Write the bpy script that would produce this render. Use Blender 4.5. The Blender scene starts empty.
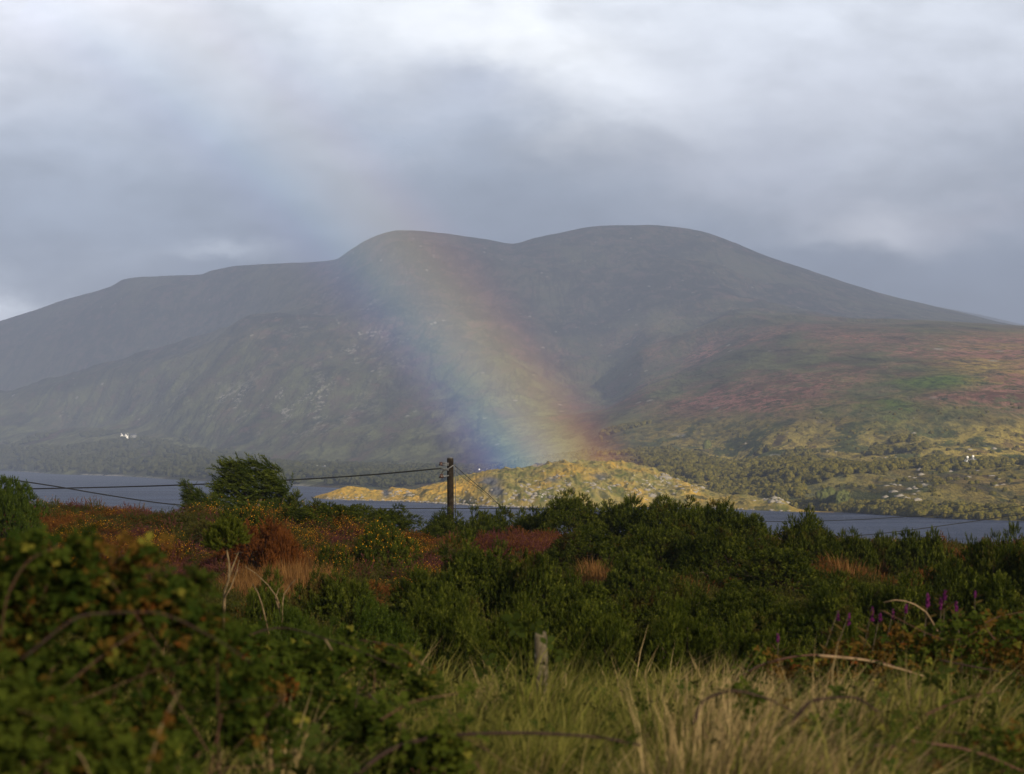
import bpy, math, random
import numpy as np
from math import radians as R
from mathutils import Vector, Matrix

C = bpy.context.scene.collection
SC = bpy.context.scene
EYE = 22.0            # eye height above the lake
F = 1991.0            # focal length in pixels (70 mm on a 36 mm wide frame, 1024 px)
YH, XC = 458.0, 512.0 # row of the true horizon, column of the view axis

# ------------------------------------------------------------------ camera
cam_d = bpy.data.cameras.new('camera')
cam_d.sensor_width = 36.0
cam_d.lens = 70.0
cam_d.shift_y = (YH - 387.0) / 1024.0
cam_d.clip_start = 0.1
cam_d.clip_end = 60000
cam_d.dof.use_dof = True
cam_d.dof.focus_distance = 85.0
cam_d.dof.aperture_fstop = 3.8
cam = bpy.data.objects.new('camera', cam_d); C.objects.link(cam)
cam.location = (0, 0, EYE); cam.rotation_euler = (R(90), 0, 0)
SC.camera = cam

# ------------------------------------------------------------------ light
SUN_EL = 21.6                    # degrees above the horizon, behind the viewer to the right
ANTI_AZ = -35.0                  # azimuth of the antisolar point from +Y, towards -X
a = R(ANTI_AZ); e = R(SUN_EL)
ANTI = Vector((math.sin(a)*math.cos(e), math.cos(a)*math.cos(e), -math.sin(e)))  # way the sunlight travels
sun_d = bpy.data.lights.new('sun', 'SUN'); sun_d.energy = 5.0; sun_d.angle = R(0.5)
sun_d.color = (1.0, 0.87, 0.66)
sun = bpy.data.objects.new('sun', sun_d); C.objects.link(sun)
sun.rotation_euler = ANTI.to_track_quat('-Z', 'Y').to_euler()

world = bpy.data.worlds.new('World'); SC.world = world; world.use_nodes = True
nt = world.node_tree; nt.nodes.clear()
def N(t, kind, **kw):
    n = t.nodes.new(kind)
    for k, v in kw.items(): setattr(n, k, v)
    return n
class NB:
    """tiny node-expression helper"""
    def __init__(s, t): s.t = t
    def _in(s, sock, v):
        if isinstance(v, bpy.types.NodeSocket): s.t.links.new(v, sock)
        else: sock.default_value = v
    def m(s, op, a, b=0.0, c=0.0, clamp=False):
        n = s.t.nodes.new('ShaderNodeMath'); n.operation = op; n.use_clamp = clamp
        s._in(n.inputs[0], a); s._in(n.inputs[1], b); s._in(n.inputs[2], c)
        return n.outputs[0]
    def mix(s, f, a, b, mode='MIX'):
        n = s.t.nodes.new('ShaderNodeMix'); n.data_type = 'RGBA'; n.blend_type = mode
        s._in(n.inputs[0], f)
        for i, v in ((6, a), (7, b)):
            if isinstance(v, (tuple, list)): v = tuple(v)[:3] + (1,)
            s._in(n.inputs[i], v)
        return n.outputs[2]
    def noise(s, vec, scale, detail=4, rough=.5, dist=0.0, w=None):
        n = s.t.nodes.new('ShaderNodeTexNoise')
        if w is not None: n.noise_dimensions = '4D'; n.inputs['W'].default_value = w
        s._in(n.inputs['Vector'], vec); n.inputs['Scale'].default_value = scale
        n.inputs['Detail'].default_value = detail; n.inputs['Roughness'].default_value = rough
        n.inputs['Distortion'].default_value = dist
        return n.outputs['Fac']
    def sstep(s, v, lo, hi, a=0.0, b=1.0):
        n = s.t.nodes.new('ShaderNodeMapRange'); n.interpolation_type = 'SMOOTHSTEP'
        s._in(n.inputs[0], v); s._in(n.inputs[1], lo); s._in(n.inputs[2], hi)
        s._in(n.inputs[3], a); s._in(n.inputs[4], b); return n.outputs[0]
    def ramp(s, f, stops, interp='LINEAR'):
        n = s.t.nodes.new('ShaderNodeValToRGB'); cr = n.color_ramp; cr.interpolation = interp
        s._in(n.inputs[0], f)
        while len(cr.elements) < len(stops): cr.elements.new(.5)
        for el, (p, c) in zip(cr.elements, stops):
            el.position = p; el.color = tuple(c)[:3] + (1,)
        return n.outputs[0]
    def attr(s, name):
        n = s.t.nodes.new('ShaderNodeAttribute'); n.attribute_name = name
        return n.outputs['Fac']
    def vmul(s, v, xyz):
        n = s.t.nodes.new('ShaderNodeVectorMath'); n.operation = 'MULTIPLY'
        s._in(n.inputs[0], v); n.inputs[1].default_value = xyz; return n.outputs[0]
    def comb(s, x, y, z):
        n = s.t.nodes.new('ShaderNodeCombineXYZ')
        for i, v in enumerate((x, y, z)): s._in(n.inputs[i], v)
        return n.outputs[0]
    def sep(s, v):
        n = s.t.nodes.new('ShaderNodeSeparateXYZ'); s._in(n.inputs[0], v); return n.outputs

def srgb(r, g, b):
    f = lambda v: (v/255/12.92) if v <= 10.3 else ((v/255+.055)/1.055)**2.4
    return (f(r), f(g), f(b))

# the overcast: cloud brightness is a function of the direction in the sky
b = NB(nt)
tc = N(nt, 'ShaderNodeTexCoord')
d = tc.outputs['Generated']
dx, dy, dz = b.sep(d)
ys = b.m('MAXIMUM', b.m('ABSOLUTE', dy), 0.15)
u = b.m('DIVIDE', dx, ys)                      # like px/F
v = b.m('DIVIDE', dz, ys)
warp1 = b.m('SUBTRACT', b.noise(b.comb(b.m('MULTIPLY', u, 1.0), b.m('MULTIPLY', v, 1.9), 0.3), 11.0, 9, .60, .15), .5)
warp2 = b.m('SUBTRACT', b.noise(b.comb(u, b.m('MULTIPLY', v, 1.3), 3.3), 4.0, 5, .5, .2), .5)
uu = b.m('MULTIPLY_ADD', warp2, 0.16, b.m('MULTIPLY_ADD', warp1, 0.085, u))
vv = b.m('MULTIPLY_ADD', warp1, 0.07, b.m('MULTIPLY_ADD', warp2, 0.05, v))
base = b.ramp(b.m('MULTIPLY', vv, 2.0), [
    (0.00, srgb(116,128,146)), (0.13, srgb(114,126,144)), (0.20, srgb(126,136,153)), (0.28, srgb(150,158,172)),
    (0.36, srgb(186,190,200)), (0.46, srgb(204,207,214)), (0.62, srgb(206,209,215)), (1.0, srgb(186,190,202))])
def lobe(px, py, sx, sy, rot=0):
    """soft patch of cloud centred on a direction"""
    cu, cv = (px-XC)/F, (YH-py)/F
    a_, b_ = b.m('SUBTRACT', uu, cu), b.m('SUBTRACT', vv, cv)
    c_, s_ = math.cos(rot), math.sin(rot)
    p = b.m('ADD', b.m('MULTIPLY', a_, c_), b.m('MULTIPLY', b_, s_))
    q = b.m('SUBTRACT', b.m('MULTIPLY', b_, c_), b.m('MULTIPLY', a_, s_))
    p = b.m('DIVIDE', p, sx/F); q = b.m('DIVIDE', q, sy/F)
    r2 = b.m('ADD', b.m('MULTIPLY', p, p), b.m('MULTIPLY', q, q))
    return b.m('EXPONENT', b.m('MULTIPLY', r2, -1.0))
col = base
for (px, py, sx, sy, rot, c, f) in [
    (40, 20, 150, 60, 0, (232,231,238), .75),
    (170, 150, 220, 90, .0, (176,186,203), .55),
    (520, 40, 190, 75, -.25, (250,250,250), .95),
    (560, 110, 90, 50, 0, (226,228,232), .5),
    (450, 95, 60, 42, .3, (160,167,184), .75),
    (620, 170, 120, 40, 0, (150,156,170), .5),
    (330, 190, 260, 55, 0, (138,149,165), .6),
    (840, 100, 260, 75, -.1, (200,202,211), .5),
    (905, 214, 75, 30, 0, (.78,.78,.84), .8),
    (990, 215, 60, 20, 0, (176,176,188), .5),
    (780, 170, 130, 30, -.1, (180,181,193), .4),
    (860, 275, 160, 26, 0, (133,142,159), .55),
    (-10, 300, 95, 30, .12, (1.55,1.6,1.7), 1.0),
    (60, 262, 110, 16, .05, (172,181,196), .6),
    (205, 266, 40, 10, -.1, (.62,.66,.74), .6),
    (90, 225, 140, 20, 0, (152,162,178), .5)]:
    col = b.mix(b.m('MULTIPLY', lobe(px, py, sx, sy, rot), f), col, srgb(*c) if c[0] > 2 else c)
det = b.noise(b.comb(u, b.m('MULTIPLY', v, 2.0), 1.7), 15.0, 9, .58, .15)
amp = b.m('MULTIPLY', b.sstep(det, .28, .72, .87, 1.13), b.sstep(b.noise(b.comb(u, b.m('MULTIPLY', v, 2.2), 7.7), 6.0, 6, .55, .6), .25, .75, .90, 1.10))
vm = N(nt, 'ShaderNodeVectorMath', operation='SCALE'); nt.links.new(col, vm.inputs[0]); nt.links.new(amp, vm.inputs['Scale'])
cloudc = vm.outputs[0]
below = b.sstep(dz, -0.06, -0.004, 0.25, 1.0)
below = b.m('MULTIPLY', below, b.sstep(dz, .30, .55, 1.0, .50))     # unseen sky overhead dimmed to cut the fill light
below = b.m('MULTIPLY', below, b.sstep(dy, -.2, .5, .48, 1.0))      # and behind the viewer
vm2 = N(nt, 'ShaderNodeVectorMath', operation='SCALE'); nt.links.new(cloudc, vm2.inputs[0]); nt.links.new(below, vm2.inputs['Scale'])
sky = N(nt, 'ShaderNodeTexSky'); sky.sky_type = 'NISHITA'; sky.sun_disc = False
sky.sun_elevation = R(SUN_EL); sky.sun_rotation = R(ANTI_AZ + 180)
bg1 = N(nt, 'ShaderNodeBackground'); nt.links.new(sky.outputs[0], bg1.inputs[0]); bg1.inputs[1].default_value = 0.06
bg2 = N(nt, 'ShaderNodeBackground'); nt.links.new(b.mix(1.0, vm2.outputs[0], (.975, 1.0, 1.02), 'MULTIPLY'), bg2.inputs[0]); bg2.inputs[1].default_value = 1.03
ms = N(nt, 'ShaderNodeMixShader'); ms.inputs[0].default_value = 0.96
nt.links.new(bg1.outputs[0], ms.inputs[1]); nt.links.new(bg2.outputs[0], ms.inputs[2])
wo = N(nt, 'ShaderNodeOutputWorld'); nt.links.new(ms.outputs[0], wo.inputs[0])

vs = SC.view_settings
vs.view_transform = 'Standard'; vs.look = 'None'; vs.exposure = 0.85; vs.gamma = 1.0; vs.use_curve_mapping = False
SC.cycles.max_bounces = 6; SC.cycles.diffuse_bounces = 2; SC.cycles.glossy_bounces = 2
SC.cycles.transmission_bounces = 2; SC.cycles.transparent_max_bounces = 12; SC.cycles.volume_bounces = 0
SC.cycles.use_denoising = True
SC.cycles.caustics_reflective = False; SC.cycles.caustics_refractive = False

# ------------------------------------------------------------------ helpers
def tag(o, label=None, cat=None, group=None, kind=None):
    if label: o['label'] = label
    if cat: o['category'] = cat
    if group: o['group'] = group
    if kind: o['kind'] = kind
    return o

def mesh_np(name, V, Fc, mat=None, attrs=None, smooth=False):
    """mesh from numpy arrays; Fc is (n,3) or (n,4), or a list of such arrays"""
    V = np.asarray(V, dtype=np.float32)
    if not (isinstance(Fc, list) and isinstance(Fc[0], np.ndarray)): Fc = [np.asarray(Fc)]
    Fc = [np.asarray(f, dtype=np.int32) for f in Fc if len(f)]
    me = bpy.data.meshes.new(name)
    me.vertices.add(len(V)); me.vertices.foreach_set('co', V.ravel())
    loops = np.concatenate([f.ravel() for f in Fc])
    tot = np.concatenate([np.full(len(f), f.shape[1], dtype=np.int32) for f in Fc])
    start = np.concatenate([[0], np.cumsum(tot)[:-1]]).astype(np.int32)
    me.loops.add(len(loops)); me.loops.foreach_set('vertex_index', loops)
    me.polygons.add(len(tot)); me.polygons.foreach_set('loop_start', start); me.polygons.foreach_set('loop_total', tot)
    if smooth: me.polygons.foreach_set('use_smooth', np.ones(len(tot), dtype=bool))
    for k, arr in (attrs or {}).items():
        at = me.attributes.new(k, 'FLOAT', 'POINT'); at.data.foreach_set('value', np.asarray(arr, dtype=np.float32))
    me.update(calc_edges=True); me.validate()
    if mat: me.materials.append(mat)
    return me

def link(name, me, parent=None, loc=(0,0,0)):
    o = bpy.data.objects.new(name, me); C.objects.link(o); o.location = loc
    if parent: o.parent = parent
    return o
def empty(name, loc=(0,0,0)):
    o = bpy.data.objects.new(name, None); C.objects.link(o); o.location = loc; o.empty_display_size = .2
    return o

def hash2(ix, iy, seed):
    h = (ix.astype(np.int64)*374761393 + iy.astype(np.int64)*668265263 + seed*1442695041) & 0xffffffff
    h = ((h ^ (h >> 13)) * 1274126177) & 0xffffffff
    h = (h ^ (h >> 16)) & 0xffffffff
    return h / 4294967295.0
def vnoise(x, y, seed=0):
    ix, iy = np.floor(x), np.floor(y); fx, fy = x-ix, y-iy
    fx = fx*fx*fx*(fx*(fx*6-15)+10); fy = fy*fy*fy*(fy*(fy*6-15)+10)
    a_ = hash2(ix, iy, seed); b_ = hash2(ix+1, iy, seed); c_ = hash2(ix, iy+1, seed); d_ = hash2(ix+1, iy+1, seed)
    return (a_*(1-fx)+b_*fx)*(1-fy) + (c_*(1-fx)+d_*fx)*fy
def fbm(x, y, seed=0, octv=5, gain=.5, ridged=False):
    s, am, tot = 0, 1.0, 0
    for o in range(octv):
        n = vnoise(x*2**o + 13.7*o, y*2**o - 7.1*o, seed+o)*2-1
        if ridged: n = 1-2*np.abs(n)
        s = s + n*am; tot += am; am *= gain
    return s/tot          # -1..1
def sm(x, lo, hi):
    t = np.clip((x-lo)/(hi-lo), 0, 1); return t*t*(3-2*t)
def at(px, py, Y):
    return Vector(((px-XC)/F*Y, Y, EYE-(py-YH)/F*Y))

def new_mat(name):
    m = bpy.data.materials.new(name); m.use_nodes = True
    m.node_tree.nodes.clear(); return m, NB(m.node_tree)
def principled(m, b, color, rough=.85, spec=.3, normal=None, **kw):
    p = N(m.node_tree, 'ShaderNodeBsdfPrincipled')
    b._in(p.inputs['Base Color'], color if isinstance(color, bpy.types.NodeSocket) else tuple(color)[:3]+(1,))
    b._in(p.inputs['Roughness'], rough); p.inputs['Specular IOR Level'].default_value = spec
    if normal is not None: b._in(p.inputs['Normal'], normal)
    for k, v_ in kw.items(): b._in(p.inputs[k], v_)
    o = N(m.node_tree, 'ShaderNodeOutputMaterial'); m.node_tree.links.new(p.outputs[0], o.inputs[0]); return p
def bump(b, h, strength=.5, dist=.1):
    n = N(b.t, 'ShaderNodeBump'); n.inputs['Strength'].default_value = strength; n.inputs['Distance'].default_value = dist
    b._in(n.inputs['Height'], h); return n.outputs[0]
def pos(b):
    return N(b.t, 'ShaderNodeNewGeometry').outputs['Position']

def leaf_mat(name, dark, light, tip=None, trans=.25, patch=None, rough=.6, per=.35, dead=None):
    """foliage: colour between dark and light by leaf ('tint') and by plant, tips by 'tip'"""
    m, b = new_mat(name)
    oi = N(b.t, 'ShaderNodeObjectInfo')
    f = b.m('ADD', b.m('MULTIPLY', b.attr('tint'), 1-per), b.m('MULTIPLY', oi.outputs['Random'], per))
    c = b.mix(f, dark, light)
    if tip: c = b.mix(b.attr('tip'), c, tip)
    if patch:
        c = b.mix(b.sstep(b.noise(oi.outputs['Location'], .35, 3, .5), .42, .62), c, b.mix(f, patch[0], patch[1]))
    if dead: c = b.mix(b.m('MULTIPLY', b.sstep(b.noise(pos(b), .9, 5, .7), .56, .66), .8), c, b.mix(f, *dead))
    df = N(b.t, 'ShaderNodeBsdfDiffuse'); b._in(df.inputs[0], c)
    tr = N(b.t, 'ShaderNodeBsdfTranslucent'); b._in(tr.inputs[0], c)
    mx = N(b.t, 'ShaderNodeMixShader'); mx.inputs[0].default_value = trans
    b.t.links.new(df.outputs[0], mx.inputs[1]); b.t.links.new(tr.outputs[0], mx.inputs[2])
    o = N(b.t, 'ShaderNodeOutputMaterial'); b.t.links.new(mx.outputs[0], o.inputs[0]); return m
def plain_mat(name, c, rough=.8, spec=.25, vary=.25, scale=6.0, metallic=0.0):
    m, b = new_mat(name)
    n = b.noise(pos(b), scale, 5, .6)
    c2 = tuple(x*(1-vary) for x in c); c1 = tuple(min(1, x*(1+vary)) for x in c)
    principled(m, b, b.mix(b.sstep(n, .3, .7), c2, c1), rough, spec, bump(b, n, .3, .02), Metallic=metallic); return m

# ------------------------------------------------------------------ far terrain
def pchip(xk, yk, x):
    """monotone cubic along axis 0; xk,yk (K,n), x (M,n)"""
    h = np.diff(xk, axis=0); dl = np.diff(yk, axis=0)/h
    m = np.zeros_like(yk); m[0], m[-1] = dl[0], dl[-1]
    a_, b_ = dl[:-1], dl[1:]; w = a_*b_ > 0
    m[1:-1] = np.where(w, 2*a_*b_/np.where(w, a_+b_, 1), 0)
    out = np.zeros_like(x)
    for k in range(len(h)):
        s = (x >= xk[k]) & (x <= xk[k+1])
        t = (x-xk[k])/h[k]; t = np.clip(t, 0, 1)
        val = (2*t**3-3*t**2+1)*yk[k] + (t**3-2*t**2+t)*h[k]*m[k] + (-2*t**3+3*t**2)*yk[k+1] + (t**3-t**2)*h[k]*m[k+1]
        out = np.where(s, val, out)
    return out
def curve(pts, x):
    p = np.array(pts, dtype=float); xs, ys = p[:,0], p[:,1]
    # smooth interpolation
    return pchip(np.repeat(xs[:,None], len(x), 1), np.repeat(ys[:,None], len(x), 1), x[None,:])[0] if len(xs) > 2 else np.interp(x, xs, ys)

cols = np.concatenate([np.arange(-900, -60, 12), np.arange(-60, 1084, 1.6), np.arange(1084, 2000, 12)])
shore_y = curve([(-900,469.5),(-200,470),(0,471),(60,474.3),(120,476.2),(180,480),(220,482),(300,486),(340,488),(440,492),(560,497),(700,504),(780,509.5),(840,512),(900,516),(960,519),(1024,521),(1300,530),(2000,545)], cols)
Ys = EYE*F/(shore_y-YH)
By = curve([(-900,452),(-200,451),(0,450.5),(60,449),(120,446),(160,448),(200,455),(240,462),(300,466),(400,470),(480,471),(560,462),(620,456),(680,456),(740,468),(790,465),(840,463),(900,462),(1024,460),(1300,455),(2000,450)], cols)
BY = curve([(-900,3900),(-200,3750),(0,3650),(160,3450),(240,2500),(400,1950),(560,1550),(700,1350),(800,1080),(1024,960),(1300,900),(2000,800)], cols)
Cy = curve([(-900,420),(-200,420),(0,416),(100,424),(200,425),(300,420),(400,430),(500,440),(560,440),(620,428),(700,418),(800,410),(900,402),(1024,395),(1300,390),(2000,400)], cols)
CY = curve([(-900,4700),(-200,4500),(0,4400),(100,4250),(200,3600),(300,3100),(400,2750),(500,2400),(560,2100),(620,1900),(700,1750),(800,1500),(900,1400),(1024,1320),(1300,1250),(2000,1150)], cols)
Dy = curve([(-900,420),(-200,420),(0,402),(60,382),(100,366),(145,356),(200,342),(255,318),(340,332),(400,340),(500,362),(560,388),(600,390),(650,360),(700,344),(760,330),(850,324),(930,322),(1024,327),(1300,335),(2000,380)], cols)
DY = curve([(-900,4900),(-200,4800),(0,4700),(100,4600),(200,4550),(260,4500),(340,4300),(400,3950),(500,3600),(560,3500),(600,3500),(650,3500),(700,3450),(850,3100),(1024,2800),(1300,2500),(2000,2200)], cols)
Ey = curve([(-900,395),(-200,360),(0,322),(30,313),(60,303),(110,288.5),(125,280.5),(140,278.3),(200,276.5),(212,272.5),(235,268),(300,266.5),(335,262),(352,251),(370,240.5),(385,235),(400,232.5),(420,233),(440,235.5),(480,242),(512,247.5),(535,241),(560,235.5),(585,230.5),(610,229),(650,229),(680,231),(705,236),(720,241),(760,258.5),(810,275),(880,298),(960,321),(1024,339),(1300,380),(2000,420)], cols)
EY = curve([(-900,7900),(0,7700),(200,7200),(300,6500),(400,5800),(500,6200),(600,6300),(700,6300),(1024,6500),(2000,6500)], cols)
left = sm(-cols, -330, -230); right = sm(cols, 690, 900)
dip = 10*left + 1.0*right
D2Y = DY + (.33+.12*left)*(EY-DY)
lin = Dy + .30*(Ey-Dy)
D2y = lin*(1-np.maximum(left, right)) + (Dy+dip)*np.maximum(left, right)
# a second spur on the left-hand side half way up to the skyline, (340,262) falling to (120,390)
def zof(py, Y): return EYE-(py-YH)/F*Y
yk = np.stack([Ys-60, Ys, Ys+(BY-Ys)*.35, BY, BY+(CY-BY)*.18, CY, DY, D2Y, EY, EY*1.25])
By0 = shore_y + (By-shore_y)*.55
bdip = 3.0*sm(-cols,-240,-150) + 2.0*sm(cols, 760, 820)
zk = np.stack([np.full_like(Ys, -5.0), np.zeros_like(Ys), zof(By0, yk[2]), zof(By, BY), zof(By+bdip-1, yk[4]),
               zof(Cy, CY), zof(Dy, DY), zof(D2y, D2Y), zof(Ey, EY), zof(Ey, EY)*0.35])
rows = []
for k, n in enumerate([3, 26, 44, 16, 80, 90, 20, 110, 12]):
    t = np.linspace(0, 1, n, endpoint=False)[:,None]
    rows.append(yk[k][None]*(1-t) + yk[k+1][None]*t)
rows.append(yk[-1][None])
GY = np.concatenate(rows, 0)
GZ = pchip(yk, zk, GY)
GX = (cols[None,:]-XC)/F*GY
# relief: gullies running downhill and knolls, kept small at the shore and at the skyline
seg = (GY-Ys)/(EY-Ys)
upl = sm(seg, 0.0, .35)
PY0 = YH-(GZ-EYE)/GY*F
sky_keep = np.where(GY < EY, np.clip((PY0-Ey)/24, .16, 1), .3)
g1 = fbm(GX/900+.15*fbm(GX/500, GY/500, 3, 3), GY/1500, 11, 5, .5, True)
g2 = fbm(GX/200, GY/700, 21, 6, .6)
g3 = fbm(GX/50, GY/110, 31, 4, .5)
near_bench = sm(cols[None,:], 640, 800)*(1-sm(GY, 1200, 1800))
keepD = 1-right*(1-np.where(GY < DY, np.clip((PY0-Dy)/26, .12, 1), .5))
amp1 = 58*upl*sm(GY, 1800, 4200)*keepD
GZ = GZ + sky_keep*(amp1*g1 + (3+17*upl*keepD)*sm(GY-Ys, 0, 120)*g2*(.14+.86*sm(GY,1900,4200)) + (1.2+4.6*near_bench)*sm(GY-Ys, 0, 70)*g3)
M_, n_ = GY.shape
idx = np.arange(M_*n_).reshape(M_, n_)
quads = np.stack([idx[:-1,:-1], idx[:-1,1:], idx[1:,1:], idx[1:,:-1]], -1).reshape(-1, 4)
PXg = np.broadcast_to(cols[None,:], GY.shape)
PYg = YH-(GZ-EYE)/GY*F
def blobm(cx, cy, sx, sy):
    return np.exp(-(((PXg-cx)/sx)**2 + ((PYg-cy)/sy)**2))
nz = fbm(GX/110, GY/420, 71, 6, .65)
nz2 = fbm(GX/40, GY/170, 77, 5, .65)
heather = np.clip(sm(PXg, 560, 720)*sm(-PYg, -432, -395)*sm(PYg, 318, 345)*(.45+1.5*nz) + 1.3*blobm(1000,392,70,14)*(nz>-.2) + 1.2*blobm(940,380,30,6)+ .9*blobm(700,400,90,12)*(.5+nz) + .7*blobm(960,355,70,10)*(.7+nz), 0, 1)
green = np.clip(1.5*blobm(935,382,42,9)*(.7+nz2) + 1.1*blobm(880,410,65,16)*(.5+1.6*nz2)+ .8*blobm(960,410,60,8)*(.5+nz), 0, 1)
heather = heather*(1-np.clip(1.4*blobm(935,382,38,8), 0, 1))
gold = np.clip(sm(PXg, 560, 700)*sm(PYg, 395, 455)*(.8+1.0*nz) + .9*sm(PXg, 900, 1000)*sm(PYg, 325, 350)*(1-sm(PYg, 375, 400)), 0, 1)
rock = np.clip(1.0*blobm(290,405,65,26)*(nz2>.0) + .9*blobm(210,405,50,14)*(nz2>.15) + .9*blobm(360,330,60,40)*(nz2>.25) +
               .6*sm(PXg, 780, 860)*sm(PYg, 462, 474)*(nz2>.45) + .6*(sm(PXg, 760, 900)*sm(PYg, 400, 440)*(nz2>.62)) + (nz2>.58)*.5*sm(-PXg,-500,-300)*sm(PYg,330,400), 0, 1)
shore = np.clip(1-sm(GZ, .6, 2.2), 0, 1)*np.clip(blobm(110,477,16,4)*1.4+blobm(90,475,12,4)+blobm(30,472,20,3)+.9*blobm(150,478,14,3)+blobm(290,487,20,4)+.5*(nz2>.45), 0, 1)

m, b = new_mat('heath_hillside')
P = pos(b)
n1 = b.noise(b.vmul(P, (1, .22, 1)), .006, 9, .66, .4)
n2 = b.noise(b.vmul(P, (1, .20, 1.2)), .026, 9, .70, .2)
n3 = b.noise(b.vmul(P, (1, .22, 1)), .11, 6, .7)
c = b.mix(b.sstep(n1, .38, .62), (.028,.028,.017), (.135,.115,.065))
c = b.mix(b.sstep(n2, .42, .66), c, (.018,.024,.012))
c = b.mix(b.m('MULTIPLY', b.sstep(n2, .52, .36), .75), c, (.17,.098,.085)); c = b.mix(b.m('MULTIPLY', b.sstep(b.noise(b.vmul(P, (1,.25,1)), .0035, 8, .65, .5, w=9.0), .48, .62), .7), c, (.15,.145,.075))
lowz = b.m('MULTIPLY', b.sstep(b.sep(P)[2], 330, 60), b.sstep(b.noise(b.vmul(P, (1,.2,1)), .012, 7, .65, w=6.0), .36, .58)); c = b.mix(b.m('MULTIPLY', lowz, .75), c, b.mix(b.sstep(n2, .38, .62), (.065,.078,.032), (.24,.25,.11)))
gul = b.m('ABSOLUTE', b.m('SUBTRACT', b.noise(b.vmul(P, (1,.10,0)), .011, 7, .62, .5), .5)); c = b.mix(b.m('MULTIPLY', b.sstep(gul, .030, .004), .5), c, (.014,.018,.010))
h1 = b.noise(b.vmul(P, (1,.28,1)), .045, 6, .7, .3, w=3.0); h2 = b.noise(b.vmul(P, (1,.3,1)), .16, 5, .7, w=5.0)
gc = b.mix(b.sstep(h2, .38, .60), (.22,.17,.05), (.72,.54,.12))
gc = b.mix(b.m('MULTIPLY', b.sstep(h1, .50, .56), .9), gc, b.mix(b.sstep(h2, .4, .6), (.030,.055,.012), (.11,.145,.030)))
gc = b.mix(b.m('MULTIPLY', b.sstep(h1, .43, .38), .8), gc, b.mix(h2, (.10,.055,.030), (.22,.13,.065)))
c = b.mix(b.m('MULTIPLY', b.attr('gold'), .92), c, gc)
c = b.mix(b.m('MULTIPLY', b.attr('heather'), b.sstep(h2, .34, .56)), c, b.mix(b.sstep(h1, .42, .58), (.18,.085,.062), (.50,.23,.19))); c = b.mix(b.m('MULTIPLY', b.attr('heather'), b.m('MULTIPLY', b.sstep(h1, .53, .60), .7)), c, (.045,.060,.020))
c = b.mix(b.m('MULTIPLY', b.attr('green'), .85), c, b.mix(b.sstep(h2, .38, .60), (.045,.090,.014), (.14,.22,.028)))
vor = N(b.t, 'ShaderNodeTexVoronoi'); b._in(vor.inputs['Vector'], b.vmul(P, (1, .20, 1))); vor.inputs['Scale'].default_value = .033
spk = b.m('MULTIPLY', b.sstep(vor.outputs['Distance'], .16, .09), b.sstep(b.noise(P, .008, 5, .6, w=2.0), .50, .60))
rk = b.m('MAXIMUM', b.m('MULTIPLY', b.attr('rock'), b.sstep(b.noise(b.vmul(P, (1,.2,1)), .11, 7, .75), .50, .58)), b.m('MULTIPLY', spk, .8))
rk = b.m('MAXIMUM', rk, b.m('MULTIPLY', b.attr('shore'), b.sstep(n3, .40, .5)))
c = b.mix(rk, c, b.mix(n3, (.26,.245,.22), (.52,.49,.45)))
hgt = b.m('ADD', b.m('MULTIPLY', n2, 6.0), b.m('MULTIPLY', n3, 2.0))
principled(m, b, c, .95, 0, bump(b, hgt, 1.0, 5.0))
mountain = link('mountain', mesh_np('mountain', np.stack([GX, GY, GZ], -1).reshape(-1, 3), quads, m,
     dict(heather=heather.ravel(), green=green.ravel(), gold=gold.ravel(), rock=rock.ravel(), shore=shore.ravel()), True))
tag(mountain, 'long heath covered mountain with two rounded summits above the lough', 'mountain', kind='structure')

def hill_z(px, Y):
    """height of the far ground at picture column px and depth Y"""
    j = int(np.argmin(np.abs(cols-px))); return float(np.interp(Y, GY[:,j], GZ[:,j]))
# a further blue ridge behind the right-hand slope
xs = np.arange(700, 2000, 10.0)
ry = curve([(700,340),(880,312),(930,306),(960,311),(990,317),(1024,324),(1100,333),(1400,345),(2000,380)], xs)
Yr = 10500.0
prof = np.stack([np.stack([(xs-XC)/F*(Yr+o_), np.full_like(xs, Yr+o_), zof(ry, Yr)*s_ + 4*fbm(xs/20, xs*0+o_, 5, 3)*(s_>0)], -1) for o_, s_ in ((-2500,-.02),(-1500,.35),(-700,.8),(0,1),(900,.6),(2500,-.02))], 0)
K = prof.shape[1]; idr = np.arange(6*K).reshape(6, K)
ridge = link('hills', mesh_np('hills', prof.reshape(-1, 3), np.stack([idr[:-1,:-1], idr[:-1,1:], idr[1:,1:], idr[1:,:-1]], -1).reshape(-1, 4), m,
     {k_: np.zeros(6*K) for k_ in ('heather','green','gold','rock','shore')}, True))
tag(ridge, 'faint blue ridge far beyond the right shoulder of the mountain', 'hills', kind='structure')

# ------------------------------------------------------------------ headland in the lake
hc = np.arange(312, 872, .8)
wy = curve([(312,497.5),(330,499.5),(400,501.5),(450,504.5),(500,507),(560,508),(640,507),(700,508),(760,510.5),(800,512),(840,512.3),(872,513.5)], hc)
ty = curve([(312,497.6),(322,494.5),(335,491.5),(350,488.5),(365,489.5),(385,491),(393,488.2),(402,489.5),(415,490),(424,488),(435,485.5),(450,481),(470,476),(485,472.5),(500,471),(520,470),(545,466),(565,463.5),(585,463),(610,464),(635,467),(650,470),(662,474.5),(680,481),(700,489),(720,495),(745,497),(765,500),(775,497.5),(790,505),(810,510),(840,511.5),(872,513)], hc)
HYf = EYE*F/(wy-YH)
wid = curve([(312,30),(350,70),(400,90),(450,130),(560,200),(640,190),(720,90),(770,50),(872,16)], hc)
hk = np.stack([HYf-8, HYf, HYf+wid*.12, HYf+wid*.5, HYf+wid, HYf+wid*1.5, HYf+wid*1.9])
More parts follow.
